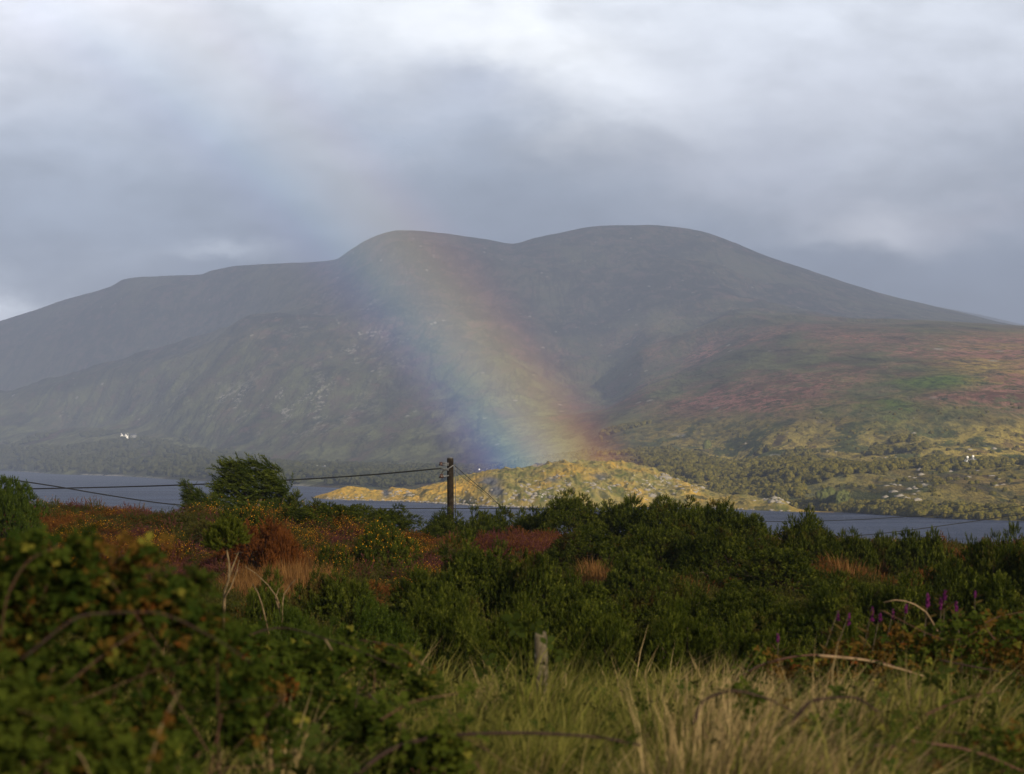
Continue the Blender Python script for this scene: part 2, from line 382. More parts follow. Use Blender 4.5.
ty0 = wy+(ty-wy)*.30; ty1 = wy+(ty-wy)*.72
hz = np.stack([np.full_like(hc, -3), np.zeros_like(hc), zof(ty0, hk[2]), zof(ty1, hk[3]), zof(ty, hk[4]), zof(ty, hk[4])*.6, np.full_like(hc, -4)])
rows = []
for k, n in enumerate([3, 14, 40, 44, 10, 8]):
    t = np.linspace(0, 1, n, endpoint=False)[:,None]; rows.append(hk[k][None]*(1-t)+hk[k+1][None]*t)
rows.append(hk[-1][None]); HY_ = np.concatenate(rows, 0); HZ_ = pchip(hk, hz, HY_); HX_ = (hc[None,:]-XC)/F*HY_
env = sm(HY_-HYf, 0, 14)
HZ_ = HZ_ + env*np.minimum(1, zof(ty, hk[4])/8)*(2.4*fbm(HX_/22, HY_/40, 41, 4) + 2.2*fbm(HX_/8, HY_/18, 45, 4, .6, True))
K2, L2 = HY_.shape; idh = np.arange(K2*L2).reshape(K2, L2)
HPY = YH-(HZ_-EYE)/HY_*F; HPX = np.broadcast_to(hc[None,:], HY_.shape)
def hb(cx, cy, sx, sy): return np.exp(-(((HPX-cx)/sx)**2+((HPY-cy)/sy)**2))
hn = fbm(HX_/4, HY_/12, 51, 4, .6); hn2 = fbm(HX_/14, HY_/45, 55, 4, .6)
slab = (1-sm(HPX-HPY*.0, 0, 1))
hrock = np.clip(1.5*(1-sm(HZ_, .5, 1.5))*sm(-np.abs(HPX-440),-150,-110)*(hn>-.15) + 1.7*hb(400,493,11,4)*(HPY> 478+(HPX-380)*.35) + 1.3*hb(535,495,22,8)*(hn>-.05)
     + 1.3*hb(665,478,16,5)*(hn>-.2) + 1.2*hb(690,487,14,5)*(hn>-.1) + 1.2*hb(600,486,22,5)*(hn>.0) + 1.0*hb(640,485,20,6)*(hn>.15)+ .9*hb(650,493,25,6)*(hn>.1)
     + 1.2*hb(775,499,10,4) + .9*hb(460,499,40,4)*(hn>.1) + 1.0*hb(338,498,12,2.5) + (hn>.52)*.8, 0, 1)
hdark = np.clip(1.5*hb(490,481,9,4)*(hn2>-.4) + 1.5*hb(496,491,7,5)+ 1.3*hb(386,493,4,4) + .8*hb(552,479,7,3)+ .7*hb(600,476,9,3), 0, 1)
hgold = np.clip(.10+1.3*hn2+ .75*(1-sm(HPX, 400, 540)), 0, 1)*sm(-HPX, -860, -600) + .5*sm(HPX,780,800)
m, b = new_mat('headland_turf')
P = pos(b); n2 = b.noise(b.vmul(P, (1,.3,1)), .11, 7, .68, .3); n3 = b.noise(b.vmul(P, (1,.3,1)), .5, 6, .7)
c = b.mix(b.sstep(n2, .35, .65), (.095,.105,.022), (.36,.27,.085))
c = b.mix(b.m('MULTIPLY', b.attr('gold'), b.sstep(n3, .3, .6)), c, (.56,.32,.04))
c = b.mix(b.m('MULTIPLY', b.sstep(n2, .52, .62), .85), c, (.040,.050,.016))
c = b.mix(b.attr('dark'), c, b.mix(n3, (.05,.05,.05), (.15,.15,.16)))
rf = b.m('MULTIPLY', b.attr('rock'), b.sstep(n3, .56, .63))
c = b.mix(rf, c, b.mix(n3, (.34,.30,.25), (.66,.61,.53)))
principled(m, b, c, .92, 0, bump(b, b.m('ADD', n2, b.m('MULTIPLY', n3, .5)), .8, 1.0))
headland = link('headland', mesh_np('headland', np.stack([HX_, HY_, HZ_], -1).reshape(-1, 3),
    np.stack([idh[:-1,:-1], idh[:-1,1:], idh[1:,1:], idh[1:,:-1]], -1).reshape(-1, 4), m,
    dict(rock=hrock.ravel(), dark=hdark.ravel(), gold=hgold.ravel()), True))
tag(headland, 'sunlit golden grassy headland with white shore rocks in the lough', 'headland', kind='structure')

# ------------------------------------------------------------------ lake, lake bed
def sheet(name, x0, x1, y0, y1, z, mat):
    V = [(x0,y0,z),(x1,y0,z),(x1,y1,z),(x0,y1,z)]
    return link(name, mesh_np(name, V, [[0,1,2,3]], mat))
m, b = new_mat('lake_water')
P = pos(b)
w1 = b.noise(b.vmul(P, (1, 2.2, 1)), .22, 4, .6, .3)
w2 = b.noise(b.vmul(P, (1, 1.8, 1)), .9, 3, .6)
big = b.noise(b.vmul(P, (.6, 2.0, 1)), .012, 4, .55, .3)
h = b.m('ADD', b.m('MULTIPLY', w1, 1.0), b.m('MULTIPLY', w2, .25))
foam = b.m('MULTIPLY', b.sstep(b.noise(b.vmul(P, (.7, 1.6, 1)), .30, 4, .6, w=4.0), .715, .75), b.sstep(big, .45, .62))
c = b.mix(b.sstep(big, .40, .60), (.010,.017,.045), (.034,.048,.095)); c = b.mix(b.m('MULTIPLY', b.sstep(b.noise(b.vmul(P, (.5,.35,1)), .5, 5, .7), .52, .66), .55), c, (.085,.10,.15))
c = b.mix(foam, c, (.7,.72,.75))
wat = principled(m, b, c, .42, .08, bump(b, h, 1.0, 1.8))
wat.inputs['IOR'].default_value = 1.33
lake = sheet('water', -9000, 9000, 80, 20000, 0.0, m); tag(lake, 'wind ruffled slate blue lough below the mountain', 'lake', kind='structure')
bedm = plain_mat('lake_bed_silt', (.06,.05,.035), 1, .05, .3, .05)
bed = sheet('ground', -14000, 14000, -3000, 24000, -6.0, bedm); tag(bed, 'dark silty ground under and round the lough', 'ground', kind='structure')

# ------------------------------------------------------------------ near hillside
def lerp(k, v_, x): return np.interp(x, k, v_)
def ground_rel(X, Y):
    X = np.asarray(X, float); Y = np.asarray(Y, float)
    ks = [-60, 0, 7, 12, 20, 30, 45, 55, 61, 70, 90, 170, 260]
    zs = [-2.2, -1.75, -1.72, -1.85, -2.7, -3.05, -3.0, -2.65, -2.6, -4.0, -8.6, -22.6, -26]
    z = sum(lerp(ks, zs, Y+o) for o in (-2.5,-1,0,1,2.5))/5
    u_ = lerp([-40,-15,-9.4,-3.4,0,5,12,40], [1.1,.92,.72,.25,.0,-.18,-.22,-.3], X)
    z = z + u_*sm(Y, 28, 55)
    z = z + .10*fbm(X/3.0, Y/3.0, 91, 4)*sm(Y, 3, 12) + .42*fbm(X/1.5, Y/2.4, 95, 3)*sm(Y, 24, 34)*(1-sm(Y, 60, 68)) - .25*sm(X, 3, 9)*sm(Y, 12, 22)*(1-sm(Y, 30, 50))
    return z
def gz(X, Y): return float(EYE + ground_rel(X, Y))
xs = np.concatenate([np.linspace(-220,-30,40,endpoint=False), np.linspace(-30,30,240,endpoint=False), np.linspace(30,220,41)])
ys_ = np.concatenate([np.linspace(-60,2,30,endpoint=False), np.linspace(2,75,280,endpoint=False), np.linspace(75,300,60)])
NX, NY = np.meshgrid(xs, ys_); NZ = EYE+ground_rel(NX, NY)
idn = np.arange(NX.size).reshape(NX.shape)
m, b = new_mat('hillside_soil')
P = pos(b); n1 = b.noise(P, 1.2, 6, .6); n2 = b.noise(P, 9, 5, .65)
c = b.mix(b.sstep(n1,.35,.65), (.030,.028,.012), (.060,.045,.020)); c = b.mix(b.sstep(n2,.5,.7), c, (.018,.022,.008))
principled(m, b, c, 1.0, 0, bump(b, n2, .6, .08))
hillside = link('terrain', mesh_np('terrain', np.stack([NX,NY,NZ],-1).reshape(-1,3),
    np.stack([idn[:-1,:-1], idn[:-1,1:], idn[1:,1:], idn[1:,:-1]], -1).reshape(-1,4), m, None, True))
tag(hillside, 'rough mossy ground of the near hillside under the scrub', 'hillside', kind='structure')

# ------------------------------------------------------------------ scattering with real instances (for stuff only)
def scatter(name, protos, P_, rot, scl, idx_, label, cat):
    """one object that instances small tufts on points by geometry nodes"""
    col_ = bpy.data.collections.new(name+'_tufts')
    for i, me in enumerate(protos):
        o = bpy.data.objects.new('%s_tuft_%02d' % (name, i), me); col_.objects.link(o)
    me = bpy.data.meshes.new(name); me.vertices.add(len(P_)); me.vertices.foreach_set('co', np.asarray(P_, np.float32).ravel())
    for k, arr, ty_ in (('rot', rot, 'FLOAT_VECTOR'), ('scl', scl, 'FLOAT_VECTOR')):
        a_ = me.attributes.new(k, ty_, 'POINT'); a_.data.foreach_set('vector', np.asarray(arr, np.float32).ravel())
    a_ = me.attributes.new('idx', 'INT', 'POINT'); a_.data.foreach_set('value', np.asarray(idx_, np.int32))
    ob = link(name, me)
    g = bpy.data.node_groups.new(name+'_scatter', 'GeometryNodeTree')
    g.interface.new_socket('Geometry', in_out='INPUT', socket_type='NodeSocketGeometry')
    g.interface.new_socket('Geometry', in_out='OUTPUT', socket_type='NodeSocketGeometry')
    gi, go = g.nodes.new('NodeGroupInput'), g.nodes.new('NodeGroupOutput')
    ci = g.nodes.new('GeometryNodeCollectionInfo'); ci.inputs['Collection'].default_value = col_
    ci.inputs['Separate Children'].default_value = True; ci.inputs['Reset Children'].default_value = True
    ip = g.nodes.new('GeometryNodeInstanceOnPoints'); ip.inputs['Pick Instance'].default_value = True
    def na(nm, ty_):
        n = g.nodes.new('GeometryNodeInputNamedAttribute'); n.data_type = ty_; n.inputs[0].default_value = nm; return n.outputs[0]
    e2r = g.nodes.new('FunctionNodeEulerToRotation')
    g.links.new(na('rot', 'FLOAT_VECTOR'), e2r.inputs[0]); g.links.new(e2r.outputs[0], ip.inputs['Rotation'])
    g.links.new(na('scl', 'FLOAT_VECTOR'), ip.inputs['Scale']); g.links.new(na('idx', 'INT'), ip.inputs['Instance Index'])
    g.links.new(gi.outputs[0], ip.inputs['Points']); g.links.new(ci.outputs[0], ip.inputs['Instance'])
    g.links.new(ip.outputs[0], go.inputs[0])
    md = ob.modifiers.new('scatter', 'NODES'); md.node_group = g
    tag(ob, label, cat, kind='stuff'); return ob

# ------------------------------------------------------------------ plant meshes
def frames(dirs, rng):
    """orthonormal frames with z along dirs, random roll: (n,3,3) columns x,y,z"""
    z = dirs/np.linalg.norm(dirs, axis=1, keepdims=True)
    r = rng.normal(size=z.shape); x = np.cross(r, z); x /= np.linalg.norm(x, axis=1, keepdims=True)
    y = np.cross(z, x); return np.stack([x, y, z], 2)
def stamp(TV, TF, Pp, Fr, S):
    """copies of template (TV,TF) at points Pp, frames Fr, scales S -> V,F"""
    n = len(Pp); V = np.einsum('nij,kj->nki', Fr, TV)*np.asarray(S)[:,None,None] + Pp[:,None,:]
    Fc = (TF[None]+ (np.arange(n)*len(TV))[:,None,None]).reshape(-1, TF.shape[1])
    return V.reshape(-1, 3), Fc
def needle_shoot(n=26, L=1.0, w=.05, spread=.33, seed=0, tipn=True):
    """bottle brush shoot along +z"""
    rng = np.random.default_rng(seed); V = []; Fc = []; tip = []
    for i in range(n):
        t = (i+.5)/n; a_ = rng.uniform(0, 6.28); base_ = np.array([0, 0, t*L*.9])
        up = .55+.5*t; dr = np.array([math.cos(a_), math.sin(a_), up]); dr /= np.linalg.norm(dr)
        ln = spread*(1-.45*t)*rng.uniform(.8, 1.25)
        sd = np.array([-math.sin(a_), math.cos(a_), rng.uniform(-.6,.6)])*w*.5
        k = len(V); V += [base_-sd, base_+sd, base_+dr*ln]; Fc.append((k, k+1, k+2)); tip += [t*.6, t*.6, min(1, t*1.1)]
    k = len(V); V += [np.array([-w*.35,0,0]), np.array([w*.35,0,0]), np.array([0,0,L*1.08])]; Fc.append((k,k+1,k+2)); tip += [0,0,1]
    return np.array(V), np.array(Fc), np.array(tip)
def lumps_surface(rng, n, lumps, up_only=True, inner=.0):
    """points and normals on the outside of a union of balls (c, r)"""
    cs = np.array([l[0] for l in lumps]); rs = np.array([l[1] for l in lumps])
    w = rs**1.6/np.sum(rs**1.6); P_, Nn = [], []
    while sum(len(p) for p in P_) < n:
        k = rng.choice(len(cs), size=n, p=w); dr = rng.normal(size=(n, 3)); dr /= np.linalg.norm(dr, axis=1, keepdims=True)
        rr = rs[k]*(1-inner*rng.random(n)**1.5)
        p = cs[k]+dr*rr[:,None]
        dd = np.linalg.norm(p[:,None,:]-cs[None], axis=2)/rs[None]
        ok = (dd.min(1) > .80-inner*.5) & (p[:,2] > .02) & (dr[:,2] > -.45)
        P_.append(p[ok]); Nn.append(dr[ok])
    return np.concatenate(P_)[:n], np.concatenate(Nn)[:n]
def dome_lumps(rng, k=16, flat=1.0):
    L = [((0,0,.35), .5)]
    for i in range(k):
        a_ = rng.uniform(0, 6.28); q = math.sqrt(rng.uniform(.05, 1))*.72
        z = (1-q*q)*.62*rng.uniform(.75, 1.08)*flat
        L.append(((q*math.cos(a_), q*math.sin(a_), z), rng.uniform(.20, .36)))
    return L
def tube(P_, r0, r1, n=6):
    P_ = np.asarray(P_, float); K = len(P_); V = []; Fc = []
    T = np.gradient(P_, axis=0); T /= np.linalg.norm(T, axis=1, keepdims=True)+1e-9
    ref = np.array([0.31,.17,.93]) if abs(T[0][2]) < .8 else np.array([.93,.17,.31])
    for i in range(K):
        x = np.cross(ref, T[i]); x /= np.linalg.norm(x)+1e-9; y = np.cross(T[i], x); r = r0+(r1-r0)*i/(K-1)
        for j in range(n):
            a_ = 2*math.pi*j/n; V.append(P_[i]+(x*math.cos(a_)+y*math.sin(a_))*r)
    for i in range(K-1):
        for j in range(n):
            Fc.append((i*n+j, i*n+(j+1)%n, (i+1)*n+(j+1)%n, (i+1)*n+j))
    V = V+[P_[0], P_[-1]]; c0, c1 = len(V)-2, len(V)-1
    T3 = [(c0, (j+1)%n, j) for j in range(n)] + [(c1, (K-1)*n+j, (K-1)*n+(j+1)%n) for j in range(n)]
    return np.array(V), np.array(Fc), np.array(T3)
def join_tubes(tl):
    V, Q, T, k = [], [], [], 0
    for (v_, q, t) in tl: V.append(v_); Q.append(q+k); T.append(t+k); k += len(v_)
    return np.concatenate(V), [np.concatenate(Q), np.concatenate(T)]
def branch_path(rng, p0, p1, wob=.08, n=7):
    t = np.linspace(0, 1, n)[:,None]; p0, p1 = np.array(p0, float), np.array(p1, float)
    L = np.linalg.norm(p1-p0); q = p0*(1-t)+p1*t
    return q + rng.normal(size=(n,3))*wob*L*np.sin(np.pi*t)*.6 + np.array([0,0,1])*L*.08*np.sin(np.pi*t)

M = {}
M['gorse'] = leaf_mat('gorse_foliage', (.012,.022,.0035), (.050,.066,.008), (.20,.21,.030), .15, dead=((.035,.022,.008), (.11,.065,.018)))
M['gorse_pale'] = leaf_mat('gorse_foliage_pale', (.026,.045,.006), (.065,.095,.012), (.14,.17,.028), .25)
M['conifer'] = leaf_mat('cypress_foliage', (.014,.026,.006), (.055,.078,.012), (.16,.18,.03), .2)
M['twig'] = plain_mat('gorse_stem', (.060,.045,.028), .9, .1, .3, 12)
M['flower_gold'] = leaf_mat('gorse_flower', (.50,.20,.010), (.66,.33,.015), None, .2)
M['bark_pale'] = plain_mat('dead_stem', (.15,.105,.055), .9, .1, .35, 20)
M['bark'] = plain_mat('tree_bark', (.10,.075,.05), .9, .1, .3, 10)

def plume_lumps(rng, k, flat=1.0):
    L = [((0,0,.18), .62)]
    for i in range(5):
        a_ = rng.uniform(0, 6.28); L.append(((.42*math.cos(a_), .42*math.sin(a_), .18*flat), rng.uniform(.34,.46)))
    for i in range(k):
        a_ = rng.uniform(0, 6.28); q = math.sqrt(rng.uniform(.0, 1)); el = math.acos(min(1, q))
        rr_ = rng.uniform(.66, .92)*(1+.16*math.sin(a_*3+seed_phase(k)))
        L.append(((q*math.cos(a_)*rr_, q*math.sin(a_)*rr_, max(.06, math.sin(el)*rr_*.86*flat+rng.uniform(-.04,.08))), rng.uniform(.085, .165)))
    return L
def seed_phase(k): return (k*37 % 100)/16.0
def gorse_proto(seed, n=3000, mat='gorse', flowers=0, k=75, size=.125, flat=1.0, inner=.25):
    rng = np.random.default_rng(seed); L = plume_lumps(rng, k, flat)
    P_, Nn = lumps_surface(rng, n, L, inner=inner)
    D = Nn*1.0+np.array([0,0,.22])+rng.normal(size=Nn.shape)*.22
    TV, TF, tp = needle_shoot(28, 1.0, .085, .58, seed)
    S = .78*size*rng.uniform(.6, 1.35, n)
    V, Fc = stamp(TV, TF, P_, frames(D, rng), S)
    clump = np.clip(.5+1.1*fbm(P_[:,0]*5+5, P_[:,1]*5+P_[:,2]*6, seed, 3), 0, 1)
    tint = np.repeat(np.clip(rng.normal(.1, .16, n)+.8*clump, 0, 1), len(TV)); tip = np.tile(tp, n)*np.repeat(np.clip(.15+.85*rng.random(n)**1.5, 0, 1)*(.35+.65*clump), len(TV))
    V[:,2] = np.maximum(V[:,2], 0); ztop = np.percentile(V[:,2], 99.7); V[:,2] /= ztop; P_ = P_/np.array([1,1,ztop])
    fol = mesh_np('foliage', V, Fc, M[mat], dict(tint=tint, tip=tip))
    tl = []
    for i in range(16):
        p = P_[rng.integers(len(P_))]*.9; tl.append(tube(branch_path(rng, (rng.uniform(-.15,.15), rng.uniform(-.15,.15), -.05), p, .15), .028, .008, 5))
    Vb, Fb = join_tubes(tl); br = mesh_np('branches', Vb, Fb, M['twig'])
    fl = None
    if flowers:
        k_ = rng.integers(0, n, flowers); out = P_[k_]*1.0 + Nn[k_]*size*.5 + np.array([0,0,1])*size*.5
        TVf = np.array([[-.5,0,0],[0,-.5,.1],[.5,0,0],[0,.5,.2],[0,0,.5]]); TFf = np.array([[0,1,4],[1,2,4],[2,3,4],[3,0,4]])
        Vf, Ff = stamp(TVf, TFf, out, frames(rng.normal(size=(flowers,3))+[0,0,.6], rng), rng.uniform(.018,.040, flowers))
        fl = mesh_np('flowers', Vf, Ff, M['flower_gold'], dict(tint=np.repeat(rng.random(flowers), 5)))
    return fol, br, fl
GP = [gorse_proto(100+i) for i in range(5)]                      # dark gorse
GPf = [gorse_proto(140+i, 5000, size=.090, k=120) for i in range(3)]         # larger bushes, finer shoots
GPp = [gorse_proto(160+i, 4200, 'gorse_pale', size=.095, k=90) for i in range(2)]
GPy = [gorse_proto(180+i, 1800, 'gorse', 420, flat=.9) for i in range(2)]    # in flower

def bush(px, ytop, Y, wpx, label, protos=GP, i=0, wide=1.16, name='gorse_bush', sink=.05, group='gorse bushes on the hillside', dpt=.85, cat='bush'):
    X = (px-XC)/F*Y; g = gz(X, Y)-sink; top = EYE-(ytop-YH)/F*Y
    h = max(.35, top-g)/.98; w = wpx/F*Y/2*wide
    r = empty(name, (X, Y, g)); rnd = random.Random(px*7+int(Y*10))
    r.rotation_euler = (0, 0, rnd.uniform(0, 6.28)); r.scale = (w, w*1.0, h)
    fol, br, fl = protos[i % len(protos)]
    link('foliage', fol, r); link('branches', br, r)
    if fl: link('flowers', fl, r)['kind'] = 'stuff'
    tag(r, label, cat, group); return r

# ------------------------------------------------------------------ gorse and scrub, from the crest to the front
B = [
 # px, ytop, depth, width px, label, protos, i
 (6,479,50,74,'pale green gorse bush at the far left end of the crest, over the water', GPp, 0),
 (330,503,58,62,'low dark gorse beside the windswept cypress, on its right side', GP, 1),
 (372,506,60,96,'long spiky gorse bush on the crest below the island tip', GPf, 0),
 (300,508,57,60,'dark scrub bush at the foot of the cypress', GP, 3),
 (446,511,66,64,'gorse bush on the crest hiding the foot of the utility pole', GPf, 1),
 (490,508,66,66,'gorse bush just right of the utility pole, under its stay wire', GP, 0),
 (530,509,64,54,'small gorse bush between the pole and the big dark thicket', GP, 2),
 (572,493,62,78,'tall gorse crowning the left end of the thicket below the headland', GPf, 2),
 (622,499,62,82,'rounded gorse on the thicket ridge under the headland top', GP, 4),
 (668,498,60,84,'broad gorse on the thicket ridge below the white headland rocks', GPf, 0),
 (712,503,58,84,'dark gorse sloping down at the right end of the thicket ridge', GP, 1),
 (748,515,56,70,'gorse at the right foot of the thicket ridge beside the water', GP, 3),
 (803,513,50,84,'lone domed gorse standing out against the water right of the thicket', GPf, 1),
 (852,531,50,54,'small low gorse right of the lone domed bush', GP, 2),
 (882,533,52,40,'tiny spiky gorse tuft against the lough on the right', GP, 0),
 (918,531,50,62,'rounded gorse against the lough, last before the right-hand thicket', GP, 4),
 (996,531,38,92,'tall pale tipped gorse at the right edge over the water', GPf, 2),
 (1052,536,37,90,'gorse cut by the right edge of the view', GP, 1),
 (955,560,38,80,'dark gorse at the left foot of the tall right-hand bush', GPf, 0),
 (590,528,50,96,'dark gorse below the thicket ridge, left half', GPf, 1),
 (655,524,48,110,'broad dark gorse in the middle of the thicket slope', GPf, 2),
 (722,530,46,100,'dark gorse on the thicket slope under its right end', GPf, 0),
 (785,550,43,96,'gorse in the hollow below the lone domed bush', GP, 3),
 (640,552,42,80,'gorse beside the orange grass patch in the thicket', GP, 0),
 (846,574,40,90,'low gorse in front of the red heather strip', GP, 2),
 (482,540,34,124,'big dark gorse bush in the centre, topmost of the middle clump', GPf, 2),
 (540,556,33,96,'dark gorse at the right shoulder of the middle clump', GPf, 0),
 (430,572,31,96,'dark gorse at the left side of the middle clump', GP, 4),
 (334,574,33,88,'isolated dark gorse on the orange grass left of the middle clump', GP, 1),
 (268,573,30,54,'small round gorse left of the bare branches', GP, 2),
 (586,585,31,90,'gorse with dead patches right of the middle clump', GP, 3),
 (662,580,32,110,'wide gorse in the middle of the right slope', GPf, 1),
 (742,584,31,110,'dense gorse right of the wide slope bush', GPf, 2),
 (822,588,30,100,'dark gorse behind the bent straw stem', GP, 0),
 (900,578,31,110,'dark gorse behind the purple flower spikes', GPf, 0),
 (988,576,30,110,'shadowed gorse behind the yellowing bramble on the right', GP, 3),
 (368,603,22,120,'paler near gorse left of centre, in front of the dark isolated one', GPp, 1),
 (292,612,20,90,'pale near gorse right of the bare trunk', GPp, 0),
 (452,600,23,110,'near dark gorse with a deep gap under it, left of the fence post', GPf, 1),
 (520,604,21,100,'near gorse directly behind the fence post', GPf, 2),
 (600,606,21,110,'near gorse right of the fence post', GPf, 0),
 (686,606,21,120,'near rounded gorse in front of the right slope', GPf, 1),
 (765,622,20,100,'near gorse left of the arching red cane', GPf, 2),
 (850,626,19,100,'near gorse among the purple spikes, lowest on the right', GP, 4),
 (236,628,15,110,'nearest pale gorse by the left bramble', GPp, 1),
 (330,642,14.5,110,'nearest pale gorse in front of the grass, left of centre', GPp, 0),
]
for (px, yt, Y, w, lab, pr, i) in B: bush(px, yt, Y, w, lab, pr, i)
bush(380, 524, 47, 66, 'rounded gorse mound covered in golden flowers', GPy, 0)
bush(238, 508, 50, 60, 'low golden flowered gorse at the foot of the cypress', GPy, 1)
bush(330, 545, 44, 40, 'small gold flecked gorse on the heather slope', GPy, 1)
M['rust'] = leaf_mat('rust_bracken', (.075,.025,.008), (.17,.058,.014), (.28,.11,.03), .2)
rb = gorse_proto(210, 1900, 'rust')
bush(262, 520, 44, 74, 'rust red bush on the heather slope below the cypress', [rb], 0, name='rust_red_bush', group='rust red bushes on the heather slope')
bush(283, 532, 43, 40, 'small rust and mauve bush right of the rust red one', [rb], 0, name='rust_red_bush', group='rust red bushes on the heather slope')

# small gorse on a bare leaning trunk, left of centre
def bare_trunk_bush():
    Y = 20.0; X = (228-XC)/F*Y; g = gz(X, Y)
    r = empty('bare_trunk_gorse', (X, Y, g)); rng = np.random.default_rng(5); s = Y/F
    def p(px, py): return ((px-228)*s, rng.uniform(-.05,.05), EYE-(py-YH)*s-g)
    tl = [tube([p(223,640), p(224,603), p(225,590), p(229,580), p(230,565), p(227,550), p(226,538)],   .017, .007, 7),
          tube([p(225,598), p(231,588), p(236,572), p(239,560)], .009, .003, 5), tube([p(229,578), p(233,566), p(238,552)], .012, .004, 5),
          tube([p(227,552), p(221,545), p(216,540)], .01, .004, 5)]
    V, Fc = join_tubes(tl); link('trunk', mesh_np('trunk', V, Fc, M['bark_pale'], None, True), r)
    TV, TF, tp = needle_shoot(24, 1.0, .075, .34, 9)
    L = [(p(222,541), .14), (p(234,540), .11), (p(229,533), .12), (p(218,548), .10)]
    P_, Nn = lumps_surface(rng, 420, L, inner=.5); n = len(P_)
    V, Fc = stamp(TV, TF, P_, frames(Nn*.6+[0,0,.6]+rng.normal(size=(n,3))*.25, rng), rng.uniform(.07,.13,n))
    link('foliage', mesh_np('foliage', V, Fc, M['gorse'], dict(tint=np.repeat(rng.random(n), len(TV)), tip=np.tile(tp, n)*.5)), r)
    tag(r, 'small gorse tuft on a bare pale leaning trunk', 'bush')
    r2 = empty('dead_branches', (0,0,0)); Y = 22.0; X = (270-XC)/F*Y; g = gz(X, Y); s = Y/F; r2.location = (X, Y, g)
    def p(px, py): return ((px-270)*s, rng.uniform(-.05,.05), EYE-(py-YH)*s-g)
    tl = [tube([p(280,640), p(279,605), p(277,597), p(268,585), p(256,574), p(245,566)], .012, .004, 6),
          tube([p(282,640), p(283,602), p(284,594), p(290,585), p(296,579)], .011, .003, 6), tube([p(279,608), p(275,598), p(279,588)], .012, .004, 5),
          tube([p(270,640), p(262,605), p(258,592), p(252,584)], .012, .004, 5)]
    for t_ in tl[:]: pass
    V, Fc = join_tubes(tl[:2]); link('branch', mesh_np('branch', V, Fc, M['bark_pale'], None, True), r2)
    V, Fc = join_tubes(tl[2:]); link('twigs', mesh_np('twigs', V, Fc, M['bark_pale'], None, True), r2)
    tag(r2, 'bare forked dead branches sticking out of the scrub', 'branch')
bare_trunk_bush()

# ------------------------------------------------------------------ windswept cypress and the scrub beside it
def conifer(name, px0, Y, blobs, trunks, label, dens=1.0, mat='conifer', sw=(-.75,0,.35), rand=.38, nsz=(.16,.34)):
    rng = np.random.default_rng(int(px0)); X = (px0-XC)/F*Y; g = gz(X, Y); s = Y/F
    r = empty(name, (X, Y, g))
    def p(px, py, dy=0): return np.array([(px-px0)*s, dy, EYE-(py-YH)*s-g])
    TV, TF, tp = needle_shoot(30, 1.0, .055, .30, 3)
    Ps, Ds = [], []
    for (cx, cy, rx, ry) in blobs:
        n = int(rx*ry*1.5*dens); dr = rng.normal(size=(n,3)); dr /= np.linalg.norm(dr, axis=1, keepdims=True)
        q = rng.uniform(.45, 1.0, n)[:,None]; pt = dr*q*np.array([rx*s, (rx+ry)*.5*s, ry*s])+p(cx, cy, rng.uniform(-.25,.25))
        Ps.append(pt); Ds.append(dr*.35+np.array(sw)+rng.normal(size=(n,3))*rand)
    Ps = np.concatenate(Ps); Ds = np.concatenate(Ds); n = len(Ps)
    V, Fc = stamp(TV, TF, Ps, frames(Ds, rng), rng.uniform(nsz[0], nsz[1], n))
    link('crown', mesh_np('crown', V, Fc, M[mat], dict(tint=np.repeat(np.clip(rng.normal(.5,.25,n),0,1), len(TV)), tip=np.tile(tp, n)*np.repeat(rng.uniform(.1,1,n), len(TV)))), r)
    V, Fc = join_tubes([tube([p(*q) for q in t_[0]], t_[1], t_[2], 7) for t_ in trunks]); link('trunk', mesh_np('trunk', V, Fc, M['bark'], None, True), r)
    tag(r, label, 'tree'); return r
conifer('windswept_cypress', 255, 62,
    [(238,465.5,11,2.6),(255,464,10,2.6),(229,470,8,2.4),(245,471,13,3),(266,467,9,3),(275,472,8,3.2),(258,474,13,3),(236,478,14,3.2),(226,484,8,2.5),(250,481,14,3.5),(270,479,12,4),(281,482,7,4),
     (221,490,7,2.6),(236,488,13,3.6),(255,489,14,4),(275,488,11,5),(288,490,6,4),(228,496,10,3.4),(245,497,13,4),(265,498,13,5),(283,498,8,6),(222,503,9,3.5),(240,506,13,5),(260,507,14,6),(280,508,12,7),(246,515,18,6),(270,515,16,7),(292,508,5,5)],
    [([(250,545),(249,512),(247,500),(243,488),(240,476)], .07, .02), ([(250,530),(258,505),(266,488),(270,476)], .07, .02), ([(247,500),(234,492),(226,484)], .03, .01), ([(262,540),(278,512),(284,498)], .04, .012)],
    'dark windswept cypress leaning left on the crest', .80, 'conifer', (-1.0,0,.42), .32, (.22,.52))
conifer('windswept_cypress', 198, 62,
    [(190,489,6,5),(195,495,9,6),(201,502,12,7),(188,499,6,5),(205,508,13,6),(192,508,9,6),(185,483,3,3)],
    [([(200,540),(199,508),(194,496),(186,483)], .035, .01)],
    'smaller leaning cypress clump left of the large windswept one', 1.9, nsz=(.13,.26))
conifer('scrub_tree', 296, 60,
    [(296,497,5,4),(293,505,8,7),(300,514,13,9),(313,511,6,5),(318,518,12,9),(308,524,14,8),(316,504,3,3),(288,518,9,10),(328,519,8,8)],
    [([(300,545),(297,512),(295,497)], .04, .01), ([(305,545),(313,520),(316,503)], .03, .008)],
    'thin dark scrub tree between the cypress and the spiky gorse', 1.5, 'gorse', (-.1,0,.7), .5, (.14,.26))
